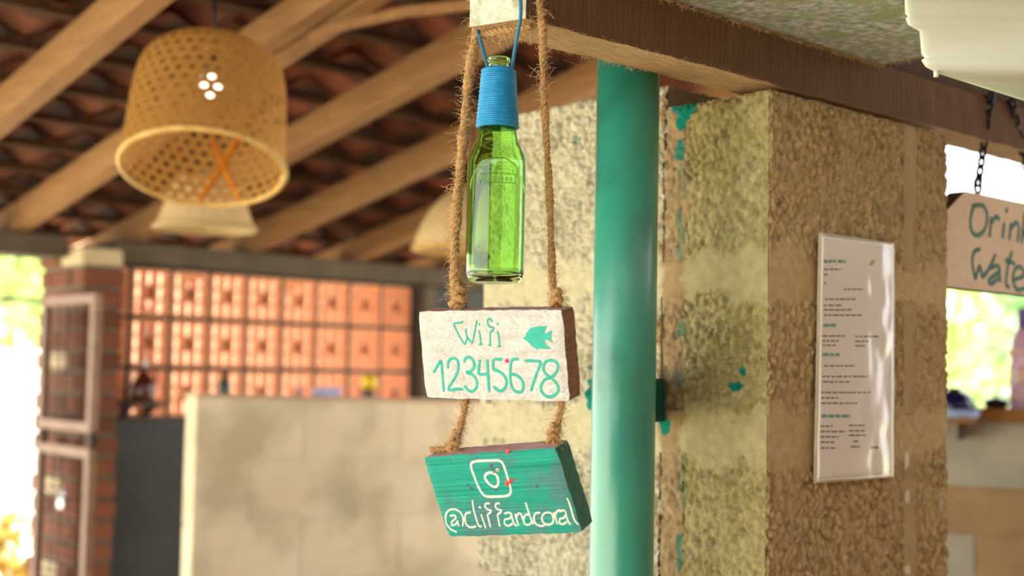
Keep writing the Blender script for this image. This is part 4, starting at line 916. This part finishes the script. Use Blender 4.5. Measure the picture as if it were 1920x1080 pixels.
MB().lathe([(0, 0), (.03, 0), (.036, .012), (.040, .018), (.034, .026), (.016, .034), (0, .036)], (x, y, z), 28).build('dish', 'black_gloss', sg); MB().lathe([(0, .036), (.006, .036), (.008, .042), (0, .045)], (x, y, z), 14).build('knob', 'white_gloss', sg)
x, y, z = cpt(1925, .06); pb_ = empty('lilac_bottle', (x, y, z), 'lilac patterned bottle on the counter at the right frame edge', 'bottle')
MB().lathe([(0, 0), (.045, 0), (.05, .008), (.049, .12), (.047, .17), (.043, .215), (.034, .235), (.026, .25), (0, .25)], (x, y, z), 32).build('bottle_body', 'lilac_glass', pb_)
for za, zb2 in ((.03, .05), (.07, .13), (.165, .185)): MB().lathe([(.0488, za), (.0515, za), (.0505, zb2), (.0475, zb2)], (x, y, z), 32, closed=True).build('label_band', 'label_mix', pb_)
MB().lathe([(0, .25), (.026, .25), (.026, .305), (.022, .31), (0, .31)], (x, y, z), 24).build('cap', 'purple_cap', pb_)

# ------------------------------------------------------------------ basket lamps
def basket(name, label, base, axis, prof, nu, nv_, hole, mt, rim, cord_top, straps=False, bulb=True):
    a = Vector(axis).normalized(); q = a.to_track_quat('Z', 'Y').to_matrix().to_4x4(); M4 = Matrix.Translation(Vector(base)) @ q
    root = empty(name, base, label, 'lamp', 'woven basket lamps under the roof', rot=M4)
    pr = catmull(prof, 8); s = np.concatenate([[0], np.cumsum(np.linalg.norm(np.diff(pr, axis=0), axis=1))])
    def S3(u, v, lift=0):
        r = np.interp(v * s[-1], s, pr[:, 0]) + lift; z = np.interp(v * s[-1], s, pr[:, 1]); t = 2 * math.pi * u; return (r * math.cos(t), r * math.sin(t), z)
    m = MB()
    for j in range(nv_):
        for i in range(nu):
            cu = (i + .5 * (j % 2)) / nu; cv = (j + .5) / nv_; du = .5 / nu; dv_ = .5 / nv_
            O = [(-1, -1), (0, -1), (1, -1), (1, 0), (1, 1), (0, 1), (-1, 1), (-1, 0)]
            vs = [S3(cu + a_ * du, cv + b_ * dv_) for a_, b_ in O]
            if hole:
                I_ = [(math.cos(t) * hole, math.sin(t) * hole) for t in (-2.356, -1.571, -.785, 0, .785, 1.571, 2.356, 3.1416)]
                vs += [S3(cu + a_ * du, cv + b_ * dv_) for a_, b_ in I_]
                m.add(vs, [(k, (k + 1) % 8, 8 + (k + 1) % 8, 8 + k) for k in range(8)])
            else:
                e = .0022 if (i + j) % 2 else -.0022
                vs.append(S3(cu, cv, e)); m.add(vs, [(k, (k + 1) % 8, 8) for k in range(8)])
    m.build('woven_shade', mt, root, local=True)
    R0 = prof[0][0]
    m = MB(); m.tube([(R0 * math.cos(t), R0 * math.sin(t), .0) for t in np.linspace(0, 2 * math.pi, 49)], .0075, 8, False); m.build('rim', rim, root, local=True)
    k = max(range(len(prof)), key=lambda i: prof[i][1]); H = prof[-1][1]
    m = MB(); m.lathe([(0, H - .004), (.03, H - .004), (.03, H + .006), (0, H + .008)], n=20); m.build('crown', rim, root, local=True)
    lf = q.inverted() @ fwv; uc = math.atan2(lf.y, lf.x) / (2 * math.pi)
    if straps:
        for sg in (1, -1):
            m = MB(); P = []
            for t in np.linspace(0, 1, 14):
                u = sg * (-.045 + .075 * t); P.append(S3(u + uc, .015 + .40 * t, -.007))
            m.tube(P, .005, 6); m.build('strap', 'strap_orange', root, local=True)
    if bulb:
        m = MB(); m.lathe([(0, H), (.016, H), (.018, H - .05), (.014, H - .055), (0, H - .055)], n=20); m.build('socket', 'black_plastic', root, local=True)
        m = MB(); m.lathe([(0, H - .13), (.014, H - .127), (.026, H - .112), (.03, H - .095), (.024, H - .075), (.013, H - .058), (0, H - .056)], n=24); m.build('bulb', 'bulb', root, local=True)
    inv = M4.inverted(); top = np.array(inv @ Vector(cord_top)); m = MB(); m.tube([(0, 0, H), (top[0] * .3, top[1] * .3, H + (top[2] - H) * .5), tuple(top)], .004, 8); m.build('cord', 'black_plastic', root, local=True)
    return root
fwv = Vector(_fh); rtv = Vector(_r0); upv = Vector((0, 0, 1))
b1 = at(381, 316, 3.1); ax1 = upv * math.cos(.34) + fwv * math.sin(.34) - rtv * .03
basket('basket_lamp', 'large tan bamboo basket lamp with pierced weave hanging upper left', tuple(b1), ax1, [(.192, 0), (.190, .08), (.186, .17), (.180, .235), (.165, .28), (.122, .314), (.06, .327), (.03, .329)], 38, 17, .58, 'bamboo', 'bamboo_rim', (b1[0] + .05, b1[1] + .07, rz(b1[1] + .07, .06)), straps=.13)
b2 = at(385, 428, 4.3); basket('basket_lamp', 'pale flared basket lamp hanging behind the large one', tuple(b2), upv, [(.163, 0), (.148, .03), (.128, .09), (.11, .14), (.08, .17), (.03, .178)], 46, 14, 0, 'bamboo_pale', 'bamboo_pale', (b2[0], b2[1], rz(b2[1], .06)), bulb=False)
b3 = at(880, 468, 4.4); basket('basket_lamp', 'tan dome shaped basket lamp half hidden behind rope and bottle', tuple(b3), upv, [(.19, 0), (.172, .06), (.14, .12), (.10, .17), (.05, .205), (.03, .21)], 46, 14, 0, 'bamboo_pale', 'bamboo_rim', (b3[0], b3[1], rz(b3[1], .06)), bulb=False)

# ------------------------------------------------------------------ outdoors
p = on(30, 668, 1, 8.5)
ww = empty('garden_wall', (1.5, 8.5, 0), 'sunlit white painted garden wall seen left of the brick pillar', 'wall')
MB().box((-1.5, 8.5, 0), (4.2, 8.68, p[2])).build('masonry', 'white_wall', ww); MB().bbox((-1.52, 8.47, p[2]), (4.22, 8.71, p[2] + .04), .01).build('coping', 'white_wall', ww)
pr_ = on(30, 564, 1, 6.5); rl = empty('rail', (1.5, 6.5, 0), 'dark thin rail outside crossing the view left of the pillar', 'rail')
MB().tube([(-1.5, 6.5, pr_[2]), (3.2, 6.5, pr_[2])], .012, 8).build('bar', 'dark_wire', rl)
for x in (-1.48, .2, 3.18): MB().box((x - .02, 6.48, 0), (x + .02, 6.52, pr_[2])).build('post', 'dark_wire', rl)
ph = empty('added_peach_wall', (4.6, 6.6, 0), 'added peach wall outside that makes the pierced blocks glow', 'wall')  # wall added outside to send warm light into the pierced blocks
MB().box((2.86, 6.6, 0), (6.4, 6.75, 2.7)).build('plaster_wall', 'peach', ph); MB().bbox((2.83, 6.55, 2.7), (6.43, 6.8, 2.78), .01).build('coping', 'peach', ph)
def foliage(m, c, rad, n, size, rng, flat=1.0):
    for k in range(n):
        d = rng.normal(0, 1, 3); d /= np.linalg.norm(d); rr = rng.uniform(.45, 1) ** .5; p = np.array(c) + d * np.array(rad) * rr
        a = rng.normal(0, 1, 3) + np.array([0, 0, -.3]); a /= np.linalg.norm(a); b = np.cross(a, rng.normal(0, 1, 3)); b /= np.linalg.norm(b); nn_ = np.cross(a, b); l = size * rng.uniform(.6, 1.3); w_ = l * .32
        m.add([p, p + a * l * .45 + b * w_ + nn_ * l * .06, p + a * l, p + a * l * .45 - b * w_ + nn_ * l * .06, p + a * l * .5], [(0, 1, 4), (1, 2, 4), (2, 3, 4), (3, 0, 4)])
def tree(name, label, cat, base, h, rad, n, size, mt, seed, group):
    rng = np.random.default_rng(seed); root = empty(name, tuple(base), label, cat, group); b = np.array(base, float); tops = []
    m = MB(); m.tube(catmull([b, b + np.array([.05, .03, h * .3]), b + np.array([-.03, .05, h * .6]), b + np.array([0, 0, h * .85])], 4), np.linspace(.07, .02, 13) * (h / 3), 8); m.build('trunk', 'bark', root)
    for k in range(5):
        a = k * 1.26 + seed; e = b + np.array([math.cos(a) * rad * .6, math.sin(a) * rad * .6, h * (.55 + .09 * k)]); st_ = b + np.array([0, 0, h * (.3 + .08 * k)]); m = MB(); m.tube(catmull([st_, (st_ + e) / 2 + np.array([0, 0, .06]), e], 4), np.linspace(.03, .008, 9) * (h / 3), 6); m.build('branch', 'bark', root); tops.append(e)
    m = MB(); tops.append(b + np.array([0, 0, h * .85]))
    for e in tops: foliage(m, e, (rad * .62, rad * .62, h * .22), n // 6, size, rng)
    tag(m.build('foliage', mt, root), kind='stuff')
def gp(px, d): q = at(px, 700, d); return (q[0], q[1], -.02)
tree('garden_tree', 'pale green leafy tree seen between column and hanging board', 'tree', gp(1800, 11.5), 2.85, 1.0, 1500, .14, 'leaf_a', 1, 'trees outside')
tree('garden_tree', 'mid green tree outside at the right frame edge', 'tree', gp(1990, 8.7), 2.5, .62, 1500, .14, 'leaf_b', 2, 'trees outside')
tree('garden_shrub', 'low yellow green shrub just above the counter plank outside', 'shrub', gp(1850, 6.6), 1.62, .5, 1100, .10, 'leaf_a', 3, 'shrubs outside')
tree('garden_tree', 'bright green tree above the white garden wall at left', 'tree', gp(25, 10.5), 3.1, 1.2, 1700, .15, 'leaf_a', 4, 'trees outside')
tree('garden_tree', 'tall deeper green tree beyond the white wall, nearly hidden by the brick pillar', 'tree', gp(110, 13.7), 3.6, 1.3, 1700, .16, 'leaf_b', 5, 'trees outside')
tree('garden_shrub', 'small yellow leaved shrub at the foot of the brick pillar lower left', 'shrub', gp(-4, 6.3), .78, .2, 500, .08, 'leaf_y', 6, 'shrubs outside')

# ------------------------------------------------------------------ pieces that belong to a part hang under that part
SUB = {'lettering': 'wooden_block', 'fish_emblem': 'wooden_block', 'camera_emblem': 'wooden_block', 'paint_spot': 'wooden_block', 'paint_splash': 'wooden_block', 'letter': 'plank', 'letter_dot': 'plank', 'embossing': 'glass_body',
       'wrap_lining': 'neck_wrap', 'bulb': 'socket', 'rim': 'woven_shade', 'crown': 'woven_shade', 'print': 'paper', 'headings': 'paper', 'emblem': 'paper', 'lip': 'dish', 'foot_ring': 'bowl_shell', 'knob': 'dish', 'label_band': 'bottle_body',
       'edge_fibres': 'panel', 'splinters': 'timber', 'fluff': 'timber', 'drain_nub': 'tub', 'shackle': 'lock_body', 'stopper': 'jug_body', 'lid': 'tray'}
for root in [o for o in COL.objects if o.parent is None and o.type == 'EMPTY']:
    kids = list(root.children); by_name = {k.name.split('.')[0]: k for k in kids}
    for k in kids:
        p_ = by_name.get(SUB.get(k.name.split('.')[0], ''))
        if p_ is not None and p_ is not k: k.parent = p_
